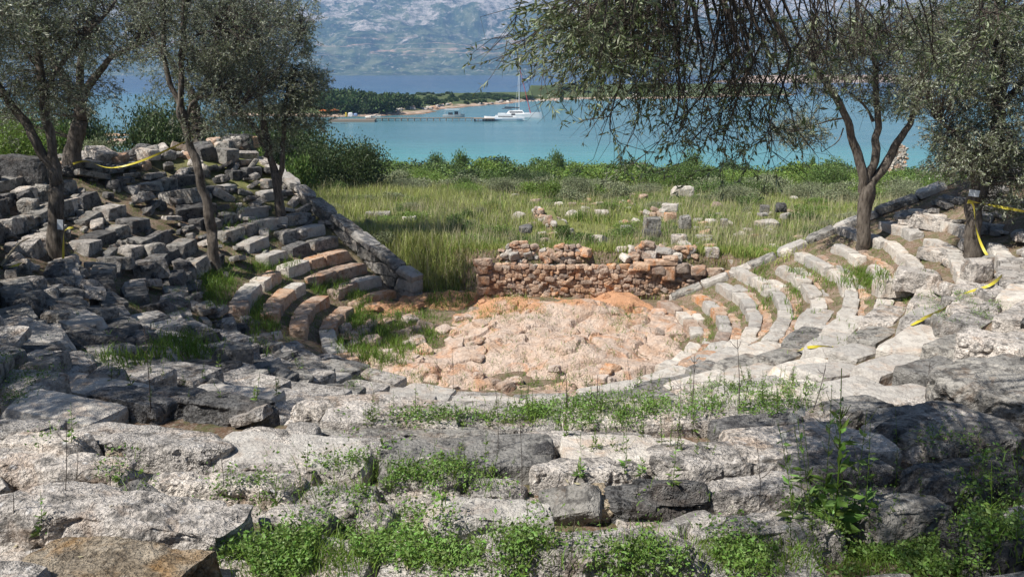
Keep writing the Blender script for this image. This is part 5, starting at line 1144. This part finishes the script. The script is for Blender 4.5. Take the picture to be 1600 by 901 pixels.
for x in (-5, -2.5, 0, 2.5, 4.6):
    V, F = tube([(x, -1.2, 1.1), (x, -1.2, 1.75)], [.025, .025], 4); link('rail_post', mesh('rail_post', V, F, MAST), yr_)
# sailing catamaran
c0 = sea_at(812, 184.6); ct = empty('catamaran', c0, 'white sailing catamaran with a tall mast and red furled sail', 'boat', 'boats in the bay', 0)
V, F = hull_vf(14.5, 1.9, 1.5, z0=-.4)
hm = mesh('hull', V, F, HULL, False)
for s in (-2.7, 2.7): link('hull', hm, ct, (0, s, 0), (0, 0, math.pi if False else 0))
V, F = boxvf(-6.2, 3.5, -2.8, 2.8, 1.05, 1.52); link('bridge_deck', mesh('bridge_deck', V, F, HULL), ct)
V, F = boxvf(-4.4, 1.6, -2.0, 2.0, 1.54, 2.5); V[4:, 0] = V[4:, 0]*.75-.3; V[4:, 1] *= .85; link('cabin', mesh('cabin', V, F, HULL), ct)
for y in (-1.93, 1.93):
    V, F = boxvf(-3.4, .9, y-.06, y+.06, 1.85, 2.2); link('window', mesh('window', V, F, GLASS), ct)
V, F = tube([(-.2, 0, 2.2), (-.2, 0, 16.4)], [.14, .09], 8); link('mast', mesh('mast', V, F, MAST, True), ct)
V, F = tube(spline([(-.2, 0, 3.3), (-2.6, 0, 3.45), (-5, 0, 3.5)], 8), np.full(8, .22), 8); link('boom', mesh('boom', V, F, DARK, True), ct)
V, F = tube([(-.1, 0, 16.2), (3.6, 0, 1.6)], [.07, .14], 6); link('furled_sail', mesh('furled_sail', V, F, RED, True), ct)
V, F = tube([(.9, .5, 15.6), (6.6, .5, 1.6)], [.06, .09], 6); link('forestay', mesh('forestay', V, F, DARK, True), ct)
for y in (-2.7, 2.7):
    V, F = tube([(-.2, 0, 15.5), (-1.6, y, 1.5)], [.02, .02], 4); link('shroud', mesh('shroud', V, F, MAST), ct)
V, F = tube([(6.4, -3, 1.5), (6.4, 3, 1.5)], [.1, .1], 6); link('crossbeam', mesh('crossbeam', V, F, MAST), ct)
V, F = boxvf(-5.8, -2.6, -1.9, 1.9, 3.0, 3.1); link('awning', mesh('awning', V, F, DARK), ct)
# small canopied boat
s0 = sea_at(709, 183.2); sb = empty('canopied_boat', s0, 'small open boat with a white canopy behind the jetty', 'boat', 'boats in the bay', 0)
V, F = hull_vf(7.4, 2.4, .8, z0=-.3); link('hull', mesh('hull', V, F, plain('grey_hull', (.4, .42, .43), .5), False), sb)
V, F = boxvf(-3.0, 2.0, -1.15, 1.15, 2.55, 2.65); link('canopy', mesh('canopy', V, F, HULL), sb)
for x in (-2.9, 1.9):
    for y in (-1.05, 1.05):
        V, F = tube([(x, y, .7), (x, y, 2.54)], [.03, .03], 4); link('canopy_pole', mesh('canopy_pole', V, F, MAST), sb)
V, F = boxvf(-1.8, -.4, -.7, .7, .8, 1.5); link('seat', mesh('seat', V, F, DARK), sb)
V, F = boxvf(.3, 1.5, -.6, .6, .8, 1.9); link('console', mesh('console', V, F, DARK), sb)
V, F = boxvf(1.7, 2.3, -.5, .5, .8, 1.6); link('locker', mesh('locker', V, F, HULL), sb)
# beach terrace with parasols at the jetty foot
for k, (u, v) in enumerate([(505, 177), (519, 175.5)]):
    q = at_depth(u, 169.5, 240); hz = SEA+1.6; pr = empty('parasol', (q.x, 240+k*3, hz), ['left orange parasol at the jetty foot', 'right orange parasol at the jetty foot'][k], 'parasol', 'orange parasols at the jetty foot')
    V, F = tube([(0, 0, 0), (0, 0, 2.6)], [.04, .04], 6); link('pole', mesh('pole', V, F, WOOD), pr)
    r = 1.5; V = [(0, 0, 2.8)]+[(r*math.cos(a*.785), r*math.sin(a*.785), 2.25) for a in range(8)]; F = np.array([(0, 1+i, 1+(i+1) % 8) for i in range(8)]); link('canopy', mesh('canopy', np.array(V), F, ORANGE), pr)
q = sea_at(535, 187, SEA+.7); V, F = boxvf(-7, 7, -1, 3, -1.4, -.15); tag(link('jetty_terrace', mesh('jetty_terrace', V, F, WOOD), None, (q.x+3, q.y, SEA+.9)), 'wooden terrace at the landward end of the jetty', 'terrace')
for k, (u, c_, wd, lab) in enumerate([(548, (.7, .7, .72), 1.5, 'white folded boat cover at the jetty foot'), (541, (.6, .45, .05), .5, 'yellow beach board upright at the jetty foot'), (556, (.25, .35, .55), 1.2, 'blue grey crate stack at the jetty foot')]):
    q = sea_at(u, 183, SEA+1.2); V, F = rock_vf((wd, .8, 1.4 if k != 2 else .9), .2, 500+k, p=5, amp=.03, cuts=2, pit=0); tag(link(['boat_cover', 'beach_board', 'crate_stack'][k], mesh('cover', V, F, plain('paint', c_, .6)), None, (q.x, q.y, SEA+1.9)), lab, ['boat cover', 'board', 'crates'][k])

# ------------------------------------------------------------------ haze
m = bpy.data.materials.new('haze'); m.use_nodes = True; n = m.node_tree; n.nodes.clear(); out = n.nodes.new('ShaderNodeOutputMaterial'); pv = n.nodes.new('ShaderNodeVolumePrincipled')
pv.inputs['Color'].default_value = (.30, .52, .92, 1); pv.inputs['Density'].default_value = .00021; pv.inputs['Anisotropy'].default_value = 0.0
n.links.new(pv.outputs[0], out.inputs['Volume'])
V, F = boxvf(-7000, 7000, -1700, 7000, -60, 640); tag(link('haze', mesh('haze', V, F, m)), kind='stuff')
scene.cycles.volume_bounces = 0; scene.cycles.volume_step_rate = 10
print('done', time.time()-T0, 'objects', len(scene.objects))
